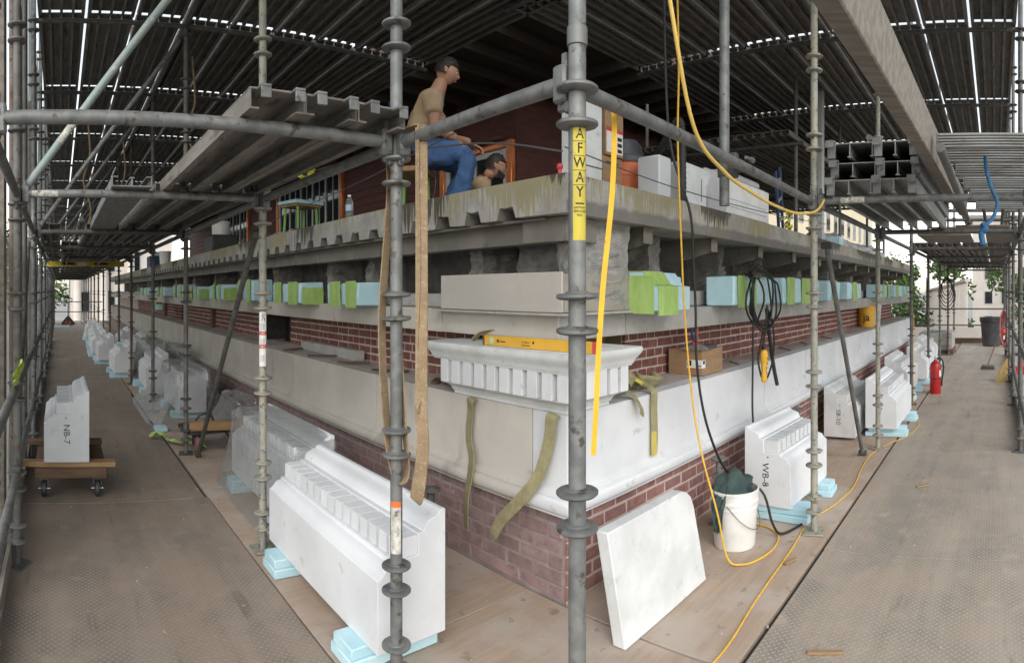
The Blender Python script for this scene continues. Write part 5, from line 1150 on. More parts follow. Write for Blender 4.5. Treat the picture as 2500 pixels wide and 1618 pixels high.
o = MB().box(1.1, 1.24, 6.75, 6.9, 0.0, .05, .004).build('foam_pad', 'foam'); tag(o, 'small blue foam offcut on the floor beside the plastic bag', 'foam pad')
mb = MB().box(1.13, 1.28, 11.55, 11.68, .572, .62, .006).prism([(0, 0), (.05, .11), (-.03, .05)], lambda u, v, w: (1.22 + u, 11.6 + w, .62 + v), 0, .01); tag(mb.build('foam_scrap', 'foam'), 'blue foam scrap lying on top of a far left stone', 'foam scrap')
# ================================================================ extinguisher, bin, brooms, pallet
t = thing('fire_extinguisher', 'red fire extinguisher standing on the edge of the right tread plate', 'fire extinguisher', (9.38, .95, 0), math.radians(-90))
MB().lathe([(0, 0), (.082, .0), (.088, .01), (.088, .42), (.082, .46), (.06, .495), (.03, .51), (.026, .535), (0, .535)], 28).build('cylinder', 'red', t)
MB().box(-.02, .02, -.02, .02, .53, .57, .004).box(-.012, .012, -.11, .02, .575, .585, .003).box(-.012, .012, -.10, .02, .545, .553, .003).build('valve_handle', 'chrome', t)
MB().path(cat_spline([(.02, 0, .555), (.09, .0, .55), (.125, 0, .47), (.125, 0, .35), (.105, 0, .22), (.1, 0, .12)], 8), .013, 10).build('hose', 'cable', t)
MB().lathe([(.0895, .235), (.0895, .25)], 28).build('strap', 'black', t)
MB().grid(lambda u, v: (.0888 * math.cos(.2 - .9 * u), .0888 * math.sin(.2 - .9 * u), .27 + .1 * v), 6, 1).build('label_plate', 'paper', t)
t = thing('rubbish_bin', 'dark grey rubbish bin at the far end of the right walkway', 'bin', (17.6, .12, 0))
MB().lathe([(0, 0), (.25, 0), (.27, .02), (.33, .78), (.345, .80), (.345, .83), (.32, .83), (.31, .78), (.25, .05), (0, .05)], 24).build('drum', 'plast_g', t)
MB().lathe([(.346, .70), (.352, .84), (.338, .848), (.31, .83), (.27, .75)], 24).build('liner', 'black', t)
t = thing('corn_broom', 'yellow straw broom leaning at the right edge of the walkway', 'broom', (10.6, -.08, 0))
MB().prism([(-.16, 0), (.14, 0), (.10, .22), (.05, .36), (.02, .42), (-.02, .42), (-.05, .36), (-.12, .2)], lambda u, v, w: (w, u * .7 - v * .3, v), -.03, .03).build('straw_head', 'straw', t)
MB().tube((0, -.125, .42), (.3, -.5, 1.25), .012, 10).build('handle', 'wood', t)
MB().box(-.032, .032, -.12, -.06, .25, .262).build('binding', 'red', t)
t = thing('push_broom', 'dark push broom lying with its long handle at the far right', 'broom', (12.3, .16, 0))
MB().box(-.05, .05, -.14, .14, .0, .07, .01).build('brush_head', 'plast_g', t); MB().box(-.03, .03, -.12, .12, .07, .10, .006).build('block', 'wood_grey', t)
MB().tube((0, 0, .1), (1.5, -.38, .95), .013, 10).build('handle', 'wood_dark', t)
t = thing('fire_extinguisher', 'second red extinguisher hung with hoses at the far right rail', 'fire extinguisher', (15.0, -.20, .25))
MB().lathe([(0, 0), (.07, 0), (.075, .01), (.075, .36), (.05, .42), (.02, .44), (0, .44)], 20).build('cylinder', 'red', t)
MB().lathe([(.0758, .16), (.0758, .26)], 20).build('label_plate', 'paper', t); MB().box(-.02, .02, -.06, .02, .44, .48, .004).build('valve_handle', 'chrome', t)
t = thing('hose_bundle', 'bundle of red hose hung on the outer rail at the far right', 'hose', (14.2, -.2, 1.0))
for k in range(6): MB().path([(.03 * math.sin(k), (.05 + .01 * k) * math.cos(a), (.32 + .02 * k) * math.sin(a) - .25) for a in [2 * math.pi * j / 18 for j in range(18)]], .012, 6, closed=True).build('loop', 'pink' if k % 2 else 'red', t)
t = thing('cable_bundle', 'coil of black cable hung on a pole at the far right opening', 'cable', (12.78, 1.1, 1.72))
for k in range(5): MB().path([(.02 * k, (.10 + .02 * k) * math.cos(a) - .05, (.20 + .03 * k) * math.sin(a) - .05 * k) for a in [2 * math.pi * j / 20 for j in range(20)]], .01, 6, closed=True).build('loop', 'cable', t)
t = thing('wrapped_pallet', 'wrapped grey crate on a pallet near the end of the right walkway', 'pallet', (15.6, 1.6, 0))
MB().box(-.5, .5, -.5, .35, .14, .55, .01).build('crate', 'stone_grey', t); MB().box(-.52, .52, -.52, .37, .0, .03).box(-.52, .52, -.52, -.42, .03, .139).box(-.52, .52, .27, .37, .03, .139).build('pallet_base', 'wood_dark', t)
drape(15.6, 1.45, .95, .5, .66, .1, 'plastic film over the crate near the end of the right walkway', 5.0, 40, 18, 0., .03)
tag(MB().box(18.5, 18.53, -.25, 2.3, 0, .16, .003).build('toe_board', 'wood_dark'), 'dark timber board across the far end of the right walkway', 'toe board')
# pallet truck at the far end of the left walkway
t = thing('pallet_truck', 'hand pallet truck with loop handle at the far end of the left walkway', 'pallet truck', (.42, 28.5, 0))
MB().prism([(-.34, 0.03), (.34, .03), (.3, .12), (.05, .42), (-.05, .42), (-.3, .12)], lambda u, v, w: (u, w, v), -.03, .1).build('frame', 'steel_dark', t)
for sx in (-.2, .2): MB().box(sx - .08, sx + .08, .1, 1.3, .04, .1, .004).build('fork', 'steel_dark', t)
MB().tube((0, 0, .4), (0, -.12, 1.1), .024, 10).build('tiller', 'steel_dark', t)
MB().path([(.19 * math.cos(a), -.13, 1.2 + .11 * math.sin(a)) for a in [2 * math.pi * j / 20 for j in range(20)]], .02, 8, closed=True).build('handle', 'tube_rust', t)
for sx in (-.09, .09): w = MB().lathe([(.02, -.03), (.09, -.03), (.09, .03), (.02, .03)], 16, m=Matrix.Rotation(math.pi / 2, 4, 'Y')).build('wheel', 'red_p', t); w.location = (sx, .02, .09)
o = MB().box(-.25, .45, 26.2, 26.9, 0, .06, .004).build('foam_pad', 'foam'); tag(o, 'blue foam sheet on the floor near the pallet truck', 'foam pad')

# chips, dust lumps and offcuts trodden into the decks
mb = MB(); g = random.Random(77)
for k in range(260):
    if k % 2: x, y = g.uniform(-.2, 2.2), g.uniform(2.4, 16)
    else: x, y = g.uniform(2.4, 14), g.uniform(-.2, 1.95)
    q = g.uniform(.003, .008); m = Matrix.Translation((x, y, q * .4)) @ Matrix.Rotation(g.uniform(0, 6.3), 4, (g.random(), g.random(), 1)) 
    mb.box(-q * g.uniform(.7, 2.2), q, -q * .8, q * .8, -q * .3, q * .4, 0, m)
o = mb.build('floor_debris', 'stone_grey', None, 0); tag(o, 'stone chips and crumbs scattered over the walkway deck', 'debris', None, 'stuff')
g = random.Random(5)
for k, (x, y, L) in enumerate(((2.55, .75, .16), (4.9, .6, .12), (.55, 6.2, .14), (1.5, 6.9, .18), (5.6, 1.7, .3), (3.35, 1.2, .1))):
    o = MB().box(-L / 2, L / 2, -.012, .012, 0, .008, .001).build('wood_sliver', 'wood'); o.location = (x, y, .005); o.rotation_euler = (0, 0, g.uniform(0, 3)); tag(o, ('wood sliver lying on the right deck, %s from the corner' if x > 2 else 'wood sliver lying on the left deck, %s along') % ORD[k], 'wood scrap')
# ================================================================ on the slab
SZ = 2.226
t = thing('water_bottle', 'clear water bottle standing on the left slab edge', 'bottle', (2.36, 4.46, SZ))
MB().lathe([(0, 0), (.03, .0), (.033, .008), (.031, .03), (.033, .04), (.031, .055), (.033, .07), (.033, .14), (.026, .165), (.013, .185), (.013, .2), (0, .2)], 18).build('bottle_body', 'bottle', t)
MB().lathe([(.0338, .07), (.0338, .12)], 18).build('label_band', mat('blue_label', (.35, .45, .62), rough=.5), t); MB().lathe([(.015, .19), (.015, .205), (0, .206)], 14).build('cap', 'plast_w', t)
def stool(x, y, h, w, label, top, r):
    t = thing('work_stool', label, 'stool', (x, y, SZ), r)
    MB().box(-w / 2, w / 2, -w * .4, w * .4, h - .045, h, .006).build('seat', top, t)
    if top == 'foam': MB().box(-w / 2 + .03, w / 2 - .03, -w * .36, w * .36, h - .075, h - .046, .004).build('seat_board', 'wood', t)
    for sx in (-1, 1):
        for sy in (-1, 1): MB().tube((sx * w * .36, sy * w * .3, 0), (sx * w * .33, sy * w * .26, h - .05), .017, 10).build('leg', mat('lime_green', (.25, .50, .12), rough=.6) if not (sx + sy) and 'lime' not in MT else MT.setdefault('lime', mat('lime_green', (.25, .50, .12), rough=.6)), t)
stool(2.98, 6.95, .52, .46, 'green-legged stool with blue foam top in front of the copper window', 'foam', .3)
stool(2.94, 4.38, .46, .42, 'green-legged stool with wooden top beside the man in jeans', 'wood', .7)
t = thing('white_pail', 'white bucket standing in a black crate on the left slab', 'bucket', (2.62, 9.45, SZ + .16)); MB().lathe([(0, 0), (.13, 0), (.148, .33), (.156, .335), (.156, .37), (.148, .372)], 20).build('pail', 'plast_w', t)
tag(MB().box(2.42, 2.85, 9.2, 9.75, SZ, SZ + .3, .02).build('black_crate', 'black'), 'black crate under the white bucket on the left slab', 'crate')
t = thing('white_pail', 'far white bucket on the left slab near the copper casing', 'bucket', (2.6, 14.5, SZ)); MB().lathe([(0, 0), (.13, 0), (.148, .33), (.156, .335), (.156, .37), (.148, .372)], 16).build('pail', 'plast_w', t)
tag(MB().box(2.45, 2.9, 16, 16.6, SZ, SZ + .35, .02).build('crate', 'blue_steel'), 'dark blue crate farther along the left slab', 'crate')
mb = MB(); mb.grid(lambda u, v: (2.32 + .3 * v, 5.7 + 1.4 * u, SZ + .01 + .07 * abs(nz(u * 5, v * 2, 2))), 24, 6); tag(mb.build('paper_sack', 'bag', None, 60), 'flattened grey sack lying on the left slab edge', 'sack')
# cables of the temporary guard rail
def wire(pts, lab, r=.004): return cord(pts, r, 'wire', 'guard_cable', lab, 'cable', 8, 6)
wire([(2.40, 12.0, 2.95), (2.40, 8.0, 2.80), (2.40, 5.2, 2.78), (2.38, 3.0, 2.56), (2.36, 2.1, 2.36)], 'sagging grey guard cable along the left slab edge', .006)
wire([(2.36, 2.08, 2.38), (3.5, 2.1, 2.33), (5.2, 2.12, 2.36), (7.6, 2.2, 2.5)], 'thin guard cable along the right slab edge')
wire([(2.9, 9.5, 2.5), (2.6, 6.5, 2.52), (2.5, 4.6, 2.56), (2.42, 3.1, 2.66)], 'dark slanting cable behind the tan sling', .005)
for i, (x, y, z) in enumerate(((2.4, 5.3, 2.77), (2.4, 5.55, 2.76), (2.4, 6.6, 2.78), (5.9, 2.14, 2.36), (6.8, 2.16, 2.44))):
    mb = MB()
    for k in range(7 if i < 3 else 14): mb.box(-.03, .03, -.003, .003, -.018, .018, 0, Matrix.Translation((RND.uniform(-.03, .03), RND.uniform(-.03, .03), RND.uniform(-.05, .04) * (1 if i < 3 else 2.4))) @ Matrix.Rotation(RND.uniform(0, 3), 4, (RND.random(), RND.random(), RND.random())))
    o = mb.build('flagging', 'tape_y', None, 0); o.location = (x, y, z); tag(o, 'scrap of yellow flagging tied to the guard cable, %s from the far left' % ORD[i], 'flagging', 'yellow flagging on the guard cables')
t = thing('stone_slab_block', 'large pale stone block on the slab directly behind the corner pole', 'stone block', (2.85, 2.4, SZ)); MB().box(0, .25, 0, .15, .0, .62, .012).build('stone_body', 'stone_cast', t); MB().box(.0, .25, -.0035, -.0005, .19, .196).build('saw_cut', 'black', t)
tag(MB().blob((2.52, 2.26, SZ + .10), (.02, .02, .02), (12, 8)).tube((2.52, 2.26, SZ), (2.52, 2.26, SZ + .09), .012, 10).build('capped_rod', 'red_p'), 'thin rod with a red safety cap standing on the slab left of the corner pole', 'rod')
t = thing('shipping_carton', 'tall brown carton with arrow mark between the stone block and orange vacuum', 'carton', (3.12, 2.42, SZ)); MB().box(0, .22, 0, .34, 0, .30, .004).build('carton_body', 'card', t)
MB().path([(.11, -.0015, .13), (.11, -.0015, .22)], .004, 5).prism([(.09, .21), (.13, .21), (.11, .245)], lambda u, v, w: (u, w, v), -.002, -.0005).box(.04, .18, -.002, -.0005, .255, .263).build('arrow_mark', 'ink', t)
t = thing('shipping_carton', 'upper brown carton with red and white label, stacked on the arrow carton', 'carton', (3.13, 2.40, SZ + .301)); MB().box(0, .20, 0, .32, 0, .30, .004).build('carton_body', 'card', t)
MB().box(.01, .19, -.0015, 0, .02, .16).build('shipping_label', 'paper', t); MB().box(.01, .19, -.002, -.0016, .16, .185).build('red_stripe', 'ink_r', t); [MB().box(.13, .18, -.0022, -.0016, a_, a_ + .025).build('barcode', 'ink', t) for a_ in (.03, .07, .11)]
t = thing('shop_vacuum', 'orange drum vacuum with black lid and hose on the right slab', 'vacuum cleaner', (3.92, 2.80, SZ))
MB().lathe([(0, 0), (.155, 0), (.16, .01), (.172, .30), (.178, .302), (.178, .32), (.174, .325), (.176, .40), (.184, .405), (.184, .42)], 30).build('drum', 'plast_o', t)
MB().lathe([(.19, .405), (.195, .43), (.19, .455), (.15, .47), (.125, .56), (.09, .6), (0, .61)], 24).build('lid', 'plast_g', t); MB().box(-.196, -.186, -.06, .06, .34, .43, .006).build('latch', 'black', t)
pts = cat_spline([(.12, .1, .5), (.12, -.16, .45), (.06, -.34, .58), (.02, -.47, .70), (.0, -.52, .62), (-.005, -.53, .35), (-.005, -.53, .1), (.02, -.5, .03)], 14)
MB().path(pts, [.027 + .004 * (i % 2) for i in range(len(pts))], 12).build('hose', 'cable', t, 30)
for i, (x, y, w, d, h, lab, m) in enumerate(((3.70, 2.34, .17, .2, .40, 'white stone offcut right of the orange vacuum', 'stone_new'), (3.97, 2.3, .40, .3, .40, 'squared pale stone with a saw cut near the black hose', 'stone_cast'))):
    t = thing('stone_offcut', lab, 'stone block', (x, y, SZ)); MB().box(0, w, 0, d, 0, h, .012).build('stone_body', m, t)
    if i: MB().box(.30, .306, -.003, -.0005, .12, .3).build('saw_mark', 'black', t)
t = thing('wrapped_pallet', 'plastic-wrapped pallet of pale packs on the right slab', 'pallet', (4.45, 2.34, SZ))
MB().box(0, 1.35, 0, .9, .08, .44, .02).build('packs', 'pallet_wrap', t); MB().box(.02, 1.33, .02, .88, .02, .079, .004).build('pallet_base', 'pink_paper', t)
MB().box(.35, 1.37, -.012, -.001, .1, .42, .003).build('paper_skirt', 'paper', t)
for z in (.16, .23): MB().box(.4, 1.3, -.0145, -.0125, z, z + .004).build('printed_line', mat('blue_print', (.12, .16, .35), rough=.7), t)
tag(MB().box(4.9, 5.75, 2.4, 3.1, SZ + .442, SZ + .52, .03).build('paper_pack', 'pallet_wrap'), 'loose wrapped pack on top of the right pallet', 'package')
t = thing('blue_ladder', 'folded blue ladder leaning by the steel post on the right slab', 'ladder', (6.35, 2.4, SZ), .2)
for k in (0, .3): MB().box(k, k + .05, 0, .03, 0, .75, .004, Matrix.Rotation(-.35, 4, 'Y')).build('rail', 'blue_steel', t)
for z in (.15, .38, .6): MB().box(.05, .3, .005, .025, z, z + .04, .003, Matrix.Rotation(-.35, 4, 'Y')).build('rung', 'alu', t)
for i in range(9):
    x = 8.1 + i * .55 + RND.uniform(-.1, .1); r = RND.uniform(.14, .26)
    mb = MB().blob((x, 2.3 + r, SZ + r * .55), (r * 1.25, r * .9, r * .6), (18, 12), .5); tag(mb.build('cement_sack', 'bag', None, 70), 'pale crumpled sack along the right slab edge, %s beyond the post' % ORD[i], 'sack', 'sacks along the right slab')
tag(MB().box(7.85, 8.05, 2.1, 2.3, SZ, SZ + .14, .006).build('foam_scrap', 'foam'), 'blue foam scrap at the foot of the steel post', 'foam scrap')
# tool cords hanging by the siding
cord([(3.3, 5.3, 3.6), (3.28, 5.3, 3.0), (3.34, 5.25, 2.6), (3.2, 5.3, 2.35), (3.35, 5.2, 2.24)], .03, 'blue_steel', 'blue_hose', 'dark blue hose hanging behind the tan sling on the slab', 'hose')
cord([(3.5 + .12 * math.cos(a), 4.95, 2.75 + .24 * math.sin(a)) for a in [2 * math.pi * j / 14 for j in range(15)]], .005, 'wire', 'wire_loop', 'thin wire loop beside the dark blue hose', 'wire', 3, 6)
# ================================================================ two workers
def skin_mesh(name, nodes, edges, mt, parent, sub=2, root=0):
    me = bpy.data.meshes.new(name); me.from_pydata([n[0] for n in nodes], edges, []); me.update()
    o = link(name, me, parent); md = o.modifiers.new('skin', 'SKIN'); md.use_smooth_shade = True; md.branch_smoothing = .4
    lay = me.skin_vertices[0].data if me.skin_vertices else None
    if lay is None:
        bpy.context.view_layer.objects.active = o; bpy.ops.mesh.customdata_skin_add(); lay = me.skin_vertices[0].data
    for i, n in enumerate(nodes):
        r = n[1]; lay[i].radius = r if isinstance(r, tuple) else (r, r); lay[i].use_root = (i == root)
    s_ = o.modifiers.new('sub', 'SUBSURF'); s_.levels = sub; s_.render_levels = sub
    me.materials.append(MT[mt]); return o
def head(parent, c, yaw, pitch=0., beard=False, glasses=False, hairless=False):
    m = Matrix.Translation(c) @ rz(yaw) @ Matrix.Rotation(pitch, 4, 'Y')      # face looks along +X
    mb = MB(); n, k = 26, 20; vs = []
    for j in range(k + 1):
        th = math.pi * j / k; z = math.cos(th)
        for i in range(n):
            a = 2 * math.pi * i / n; x, y = math.cos(a) * math.sin(th), math.sin(a) * math.sin(th)
            X, Y, Z = .098 * x, .077 * y, .118 * z
            if Z < -.02: Y *= 1 - .28 * min(1, (-.02 - Z) / .09); X = X * (1 - .22 * (min(1, (-.02 - Z) / .09) if x < 0 else 0))
            f = max(0, x) ** 3
            nose = math.exp(-((Y / .013) ** 2)) * math.exp(-(((Z + .018) / .024) ** 2)) * (1 if x > .3 else 0); X += .026 * nose
            brow = math.exp(-(((Z - .022) / .012) ** 2)) * f; X += .006 * brow
            eye = math.exp(-(((abs(Y) - .032) / .014) ** 2) - (((Z - .004) / .012) ** 2)) * f; X -= .011 * eye
            lip = math.exp(-((Y / .024) ** 2) - (((Z + .062) / .010) ** 2)) * f; X += .006 * lip
            chin = math.exp(-((Y / .025) ** 2) - (((Z + .098) / .016) ** 2)) * f; X += .010 * chin
            vs.append(m @ Vector((X, Y, Z)))
    mb.add(vs, [(j * n + i, (j + 1) * n + i, (j + 1) * n + (i + 1) % n, j * n + (i + 1) % n) for j in range(k) for i in range(n)])
    for sy in (-1, 1): mb.blob(m @ Vector((-.008, sy * .078, -.005)), (.018, .009, .032), (10, 7), 0, (rz(yaw)).to_3x3())
    mb.build('head', 'skin', parent, 80)
    for sy in (-1, 1):
        MB().blob(m @ Vector((.083, sy * .031, .004)), (.008, .011, .008), (10, 6)).build('eye', 'plast_w', parent, 80)
        MB().blob(m @ Vector((.090, sy * .031, .004)), (.003, .005, .005), (8, 5)).build('iris', 'hair', parent, 80)
        MB().box(-.004, .004, -.016, .016, -.003, .003, .002, m @ Matrix.Translation((.098, sy * .032, .024))).build('eyebrow', 'hair', parent)
    MB().blob(m @ Vector((.094, 0, -.062)), (.006, .022, .006), (10, 6)).build('lips', 'pink', parent, 80)
    hb = MB(); vs = []
    for j in range(13):
        th = math.pi * .62 * j / 12
        for i in range(24):
            a = 2 * math.pi * i / 24; x, y, z = math.cos(a) * math.sin(th), math.sin(a) * math.sin(th), math.cos(th)
            zz = .128 * z; front = max(0, x)
            if front > .1 and zz < .052: zz = .052 + (zz - .052) * .08
            q = 1 + .05 * nz(x * 6, y * 6, z * 6) + .05 * nz(x * 17, y * 17, z * 17)
            vs.append(m @ Vector((.108 * x * q - .004, .086 * y * q, zz * q)))
    hb.add(vs, [(j * 24 + i, (j + 1) * 24 + i, (j + 1) * 24 + (i + 1) % 24, j * 24 + (i + 1) % 24) for j in range(12) for i in range(24)]); hb.build('hair', 'hair', parent, 80)
    if beard:
        bb = MB()
        bb.grid(lambda u, v: m @ Vector(((.100 + (.016 if abs(u - .5) < .22 else .002)) * math.cos((u - .5) * 2.5) * (1 - .10 * v), .076 * math.sin((u - .5) * 2.5) * (1 - .22 * v), -.074 - .045 * v + .05 * max(0, abs(u - .5) * 2 - .35) * (1 - v))), 20, 8); bb.build('beard', 'hair', parent, 80)
    if glasses:
        g = MB()
        for sy in (-1, 1): g.path([m @ Vector((.108, sy * .034 + .022 * math.cos(a), .004 + .016 * math.sin(a))) for a in [2 * math.pi * q / 14 for q in range(14)]], .0022, 6, closed=True); g.path([m @ Vector((.106, sy * .056, .008)), m @ Vector((.04, sy * .082, .01)), m @ Vector((-.01, sy * .086, .01))], .002, 6)
        g.path([m @ Vector((.108, -.012, .008)), m @ Vector((.112, 0, .011)), m @ Vector((.108, .012, .008))], .002, 6); g.build('glasses', 'black', parent)
def hand(parent, p, yaw, pitch, sgn, mt='skin'):
    m = Matrix.Translation(p) @ rz(yaw) @ Matrix.Rotation(pitch, 4, 'Y')    # fingers along +X, back of hand +Z
    mb = MB().blob(m @ Vector((.045, 0, 0)), (.05, .04, .016), (14, 9), 0, m.to_3x3())
    for k, (y, L) in enumerate(((-.03, .068), (-.01, .078), (.01, .074), (.029, .058))):
        mb.path([m @ Vector((.075, y, .0)), m @ Vector((.09 + L * .35, y * 1.05, -.004)), m @ Vector((.09 + L * .7, y * 1.05, -.022)), m @ Vector((.088 + L * .85, y * 1.03, -.045))], [.0095, .009, .0085, .006], 8)
    mb.path([m @ Vector((.02, sgn * .03, -.004)), m @ Vector((.055, sgn * .058, -.012)), m @ Vector((.085, sgn * .062, -.026))], [.013, .011, .008], 8)
    mb.build('hand', mt, parent, 80)
# man in jeans seated on the wooden stool, body turned right, leaning on his thigh
W1 = thing('person', 'worker in blue jeans and tan shirt sitting on a stool on the slab', 'person', (3.05, 4.22, SZ), 0)
# local frame: +x runs to the camera's right along the slab (direction fwd), y is away
fw = Vector((.80, -.60, 0)); sd = Vector((-.6, -.8, 0))          # facing right in the picture; sd = his right, towards the camera
U = Vector((0, 0, 1))
def P(f, s_, z): return fw * f + sd * s_ + U * z
hipc = P(-.08, 0, .56)
body = [(P(-.08, 0, .58), (.12, .10)), (P(-.10, 0, .72), (.13, .10)), (P(-.07, 0, .92), (.15, .11)), (P(-.0, 0, 1.06), (.14, .10)), (P(.05, 0, 1.14), .075), (P(.10, 0, 1.27), .07),
        (P(-.04, .10, .57), .06), (P(.30, .14, .53), .05), (P(.20, .16, .14), .04), (P(.32, .16, .06), .03),
        (P(-.04, -.10, .57), .06), (P(.28, -.16, .51), .05), (P(.10, -.16, .12), .04), (P(.22, -.16, .06), .03),
        (P(.02, .18, 1.02), .062), (P(.02, .25, .76), .05), (P(.22, .15, .68), .036),
        (P(.02, -.18, 1.02), .062), (P(.16, -.22, .78), .05), (P(.34, -.1, .72), .036)]
ed = [(0, 1), (1, 2), (2, 3), (3, 4), (4, 5), (0, 6), (6, 7), (7, 8), (8, 9), (0, 10), (10, 11), (11, 12), (12, 13), (3, 14), (14, 15), (15, 16), (3, 17), (17, 18), (18, 19)]
skin_mesh('body', body, ed, 'skin', W1)
jeans = [(P(-.09, 0, .60), (.21, .19)), (P(-.11, 0, .76), (.19, .15)), (P(.0, .115, .58), .135), (P(.16, .13, .57), .118), (P(.32, .14, .545), .102), (P(.285, .15, .38), .085), (P(.24, .155, .22), .078), (P(.21, .16, .09), .08),
         (P(.0, -.115, .58), .135), (P(.15, -.14, .56), .118), (P(.30, -.16, .525), .102), (P(.24, -.16, .36), .085), (P(.16, -.16, .2), .078), (P(.10, -.16, .08), .08)]
jo = skin_mesh('jeans', jeans, [(0, 1), (0, 2), (2, 3), (3, 4), (4, 5), (5, 6), (6, 7), (0, 8), (8, 9), (9, 10), (10, 11), (11, 12), (12, 13)], 'denim', W1, 3)
tx = bpy.data.textures.new('cloth_creases', 'CLOUDS'); tx.noise_scale = .07; tx.noise_depth = 3
def crease(o, st=.03, sc_=1.):
    m = o.modifiers.new('creases', 'DISPLACE'); m.texture = tx; m.strength = st; m.mid_level = .5; return o
crease(jo, .045)
shirt = [(P(-.10, 0, .68), (.21, .17)), (P(-.09, 0, .86), (.20, .15)), (P(-.03, 0, 1.0), (.20, .14)), (P(.02, 0, 1.10), (.12, .11)), (P(.0, .19, 1.03), .10), (P(.02, .245, .85), .085), (P(.0, -.19, 1.03), .10), (P(.07, -.235, .85), .085)]
crease(skin_mesh('shirt', shirt, [(0, 1), (1, 2), (2, 3), (2, 4), (4, 5), (2, 6), (6, 7)], 'shirt', W1, 3), .04)
head(W1, P(.13, 0, 1.31), math.atan2(fw.y, fw.x), .35)
hand(W1, P(.21, .15, .66), math.atan2(fw.y, fw.x), .5, -1); hand(W1, P(.33, -.1, .71), math.atan2(fw.y, fw.x), .45, 1)
for s_, f in ((.16, .20), (-.16, .09)):
    b = MB(); b.add(*(lambda q: (q.v, q.f))(MB().blob(P(f + .08, s_, .05), (.145, .05, .05), (16, 9), 0, rz(math.atan2(fw.y, fw.x)).to_3x3()))); b.path([P(f, s_, .05), P(f, s_, .16)], .052, 12); b.build('boot', 'leather', W1, 80)
# second man sitting low on the slab, head turned right
W2 = thing('person', 'bearded worker with glasses and tan shirt sitting low behind the slab edge', 'person', (3.98, 4.5, SZ), 0)
fw = Vector((.72, -.69, 0)); sd = Vector((-.69, -.72, 0))
body2 = [(P(-.2, 0, .11), (.15, .12)), (P(-.19, 0, .26), (.15, .11)), (P(-.13, 0, .41), (.16, .11)), (P(-.08, 0, .49), (.13, .10)), (P(-.04, 0, .53), .075), (P(.02, 0, .63), .07),
         (P(-.12, .1, .10), .085), (P(.28, .18, .30), .065), (P(.5, .16, .06), .042), (P(.62, .16, .05), .035), (P(-.12, -.1, .10), .085), (P(.28, -.18, .3), .065), (P(.5, -.16, .06), .042), (P(.62, -.16, .05), .035),
         (P(-.1, .18, .45), .058), (P(.02, .25, .25), .043), (P(.22, .18, .33), .033), (P(-.1, -.18, .45), .058), (P(.02, -.25, .25), .043), (P(.22, -.18, .33), .033)]
skin_mesh('body', body2, ed, 'skin', W2)
skin_mesh('jeans', [(P(-.2, 0, .13), (.17, .14)), (P(-.2, 0, .24), (.16, .12)), (P(-.1, .1, .12), .10), (P(.28, .18, .305), .078), (P(.47, .165, .10), .06), (P(-.1, -.1, .12), .10), (P(.28, -.18, .305), .078), (P(.47, -.165, .10), .06)], [(0, 1), (0, 2), (2, 3), (3, 4), (0, 5), (5, 6), (6, 7)], 'denim', W2)
skin_mesh('shirt', [(P(-.2, 0, .24), (.18, .14)), (P(-.16, 0, .36), (.185, .13)), (P(-.10, 0, .46), (.16, .11)), (P(-.06, 0, .525), (.10, .095)), (P(-.1, .19, .44), .10), (P(-.02, .25, .32), .07), (P(-.1, -.19, .44), .085), (P(-.02, -.25, .32), .07)], [(0, 1), (1, 2), (2, 3), (2, 4), (4, 5), (2, 6), (6, 7)], 'shirt', W2)
head(W2, P(.05, 0, .655), math.atan2(fw.y, fw.x) + .1, .22, True, True)
hand(W2, P(.21, .18, .33), math.atan2(fw.y, fw.x), .3, -1); hand(W2, P(.21, -.18, .33), math.atan2(fw.y, fw.x), .3, 1)
for s_ in (.16, -.16): MB().blob(P(.57, s_, .05), (.14, .05, .05), (16, 9), 0, rz(math.atan2(fw.y, fw.x)).to_3x3()).build('boot', 'leather', W2, 80)
# ================================================================ beyond the scaffold
def tree(x, y, z, h, r, label, seed, n=2600):
    t = thing('tree', label, 'tree', (x, y, z)); g = random.Random(seed)
    mb = MB().tube((0, 0, 0), (.1, .1, h * .55), .16 * h / 6, 8, .08 * h / 6)
    for k in range(7):
        a = g.uniform(0, 6.28); mb.tube((.07, .07, h * (.3 + .04 * k)), (math.cos(a) * r * .6, math.sin(a) * r * .6, h * (.5 + .06 * k)), .06 * h / 6, 6, .02)
    mb.build('trunk', 'bark', t)
    cl = [(g.uniform(-.75, .75) * r, g.uniform(-.75, .75) * r, h * g.uniform(.42, .95), g.uniform(.25, .5) * r) for _ in range(16)]
    lf = MB()
    for i in range(n):
        c = g.choice(cl); d = Vector((g.gauss(0, 1), g.gauss(0, 1), g.gauss(0, .8))).normalized() * c[3] * g.uniform(.5, 1.05)
        p = Vector(c[:3]) + d; s_ = g.uniform(.09, .18) * r / 2.2; m = Matrix.Translation(p) @ Matrix.Rotation(g.uniform(0, 3.1), 4, (g.random(), g.random(), g.random() + .1))
        lf.add([m @ Vector(q) for q in ((-s_, 0, 0), (0, -s_ * .5, .02), (s_, 0, 0), (0, s_ * .5, .02))], [(0, 1, 2, 3)])
    lf.build('crown', 'leaf', t, 0)
tree(-3.2, 52, -4.2, 11.5, 4.5, 'leafy green tree beyond the far end of the left walkway', 3)
tree(-9, 60, -4.2, 12, 5, 'second leafy tree farther left beyond the left walkway', 8)
tree(30, 3.4, -4.2, 7.6, 2.2, 'green tree behind the hoarding at the far right', 5)
tree(44, 8.2, -4.2, 8.2, 2.6, 'small tree beside the cream building on the right', 6)
tree(55, -2.5, -4.2, 8.5, 3.2, 'far tree on the street beyond the right walkway', 12)
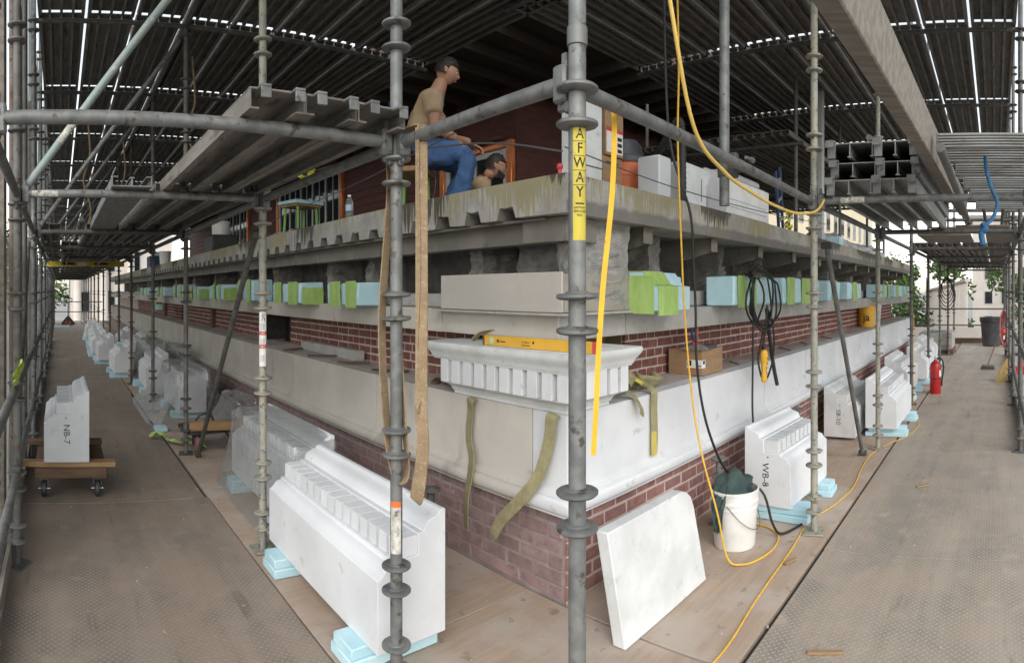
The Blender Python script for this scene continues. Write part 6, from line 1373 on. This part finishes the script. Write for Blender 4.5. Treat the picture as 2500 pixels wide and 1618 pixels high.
def far_building(name, label, x0, x1, y0, y1, z1, mt, faces, z0=-4.2, wx=2.2, wz=3.2, ww=1.1, wh=1.7, columns=None):
    t = thing(name, label, 'building', (x0, y0, z0)); L, D, H = x1 - x0, y1 - y0, z1 - z0
    MB().box(0, L, 0, D, 0, H).build('wall', mt, t, 0); MB().box(-.4, L + .4, -.4, D + .4, H, H + .5, .05).build('roof', 'far_roof', t)
    for f in faces:
        n = int((L if f == 'S' else D) / wx)
        for i in range(min(n, 26)):
            for k in range(int(H / wz)):
                a = (i + .5) * wx - ww / 2; z = .9 + k * wz
                if f == 'S': w = MB().box(a, a + ww, -.06, .02, z, z + wh, .01).build('window', 'white_paint', t); MB().box(a + .08, a + ww - .08, -.075, -.062, z + .08, z + wh - .08).build('pane', 'glass', w)
                else: w = MB().box(-.06, .02, a, a + ww, z, z + wh, .01).build('window', 'white_paint', t); MB().box(-.075, -.062, a + .08, a + ww - .08, z + .08, z + wh - .08).build('pane', 'glass', w)
    if columns:
        for c in columns: MB().lathe([(.42, 0), (.42, .3), (.34, .4), (.29, H - .8), (.36, H - .6), (.45, H - .2), (.45, H)], 16, (c, -.5, 0)).build('column', mt, t)
    return t
far_building('pale_house', 'pale stone house with columns beyond the end of the left walkway', .9, 9, 47, 56, 6.5, 'pale_bldg', ('S',), columns=(.5, 2.6, 4.7), wx=2.0)
far_building('cream_building', 'cream rendered building behind the scaffold on the right', 24, 62, 13, 26, 12.5, 'cream', ('S', 'W'))
far_building('pale_house', 'pale tall building closing the street at the far right', 78, 92, -9, 3.0, 11, 'pale_bldg', ('W',))
far_building('cream_building', 'low pale building lining the right side of the far street', 40, 70, -26, -15, 6, 'pale_bldg', ('W',))
t = thing('hoarding', 'off-white ribbed hoarding beyond the end of the right walkway', 'fence', (20.2, 1.0, -.2))
for i in range(44):
    p = MB().prism([(0, 0), (.09, 0), (.12, -.05), (.2, -.05), (.23, 0)], lambda u, v, w: (u, v, w), 0, 2.15 - .008 * i).build('sheet', 'fence_w', t, 0); p.location = (i * .232, i * .055, 0)
MB().tube((0, -.03, 2.17), (10.2, 2.35, 1.85), .07, 10).build('top_rail', 'fence_w', t)
tag(MB().box(19.9, 19.94, .5, 6, -4.2, .4).build('site_wall', 'fence_w'), 'pale low wall below the hoarding at the far right', 'wall')
for i, (x, y, m, lab) in enumerate(((38, -1.6, 'red', 'red site barrier on the far street'), (41, -2.4, 'red_p', 'second red site barrier on the far street'))):
    t = thing('site_barrier', lab, 'barrier', (x, y, -4.2)); MB().box(-.1, .1, -.9, .9, .5, 1.0, .02).build('board', m, t)
    for s_ in (-.7, .7): MB().box(-.25, .25, s_ - .04, s_ + .04, 0, .55, .01).build('leg', m, t)
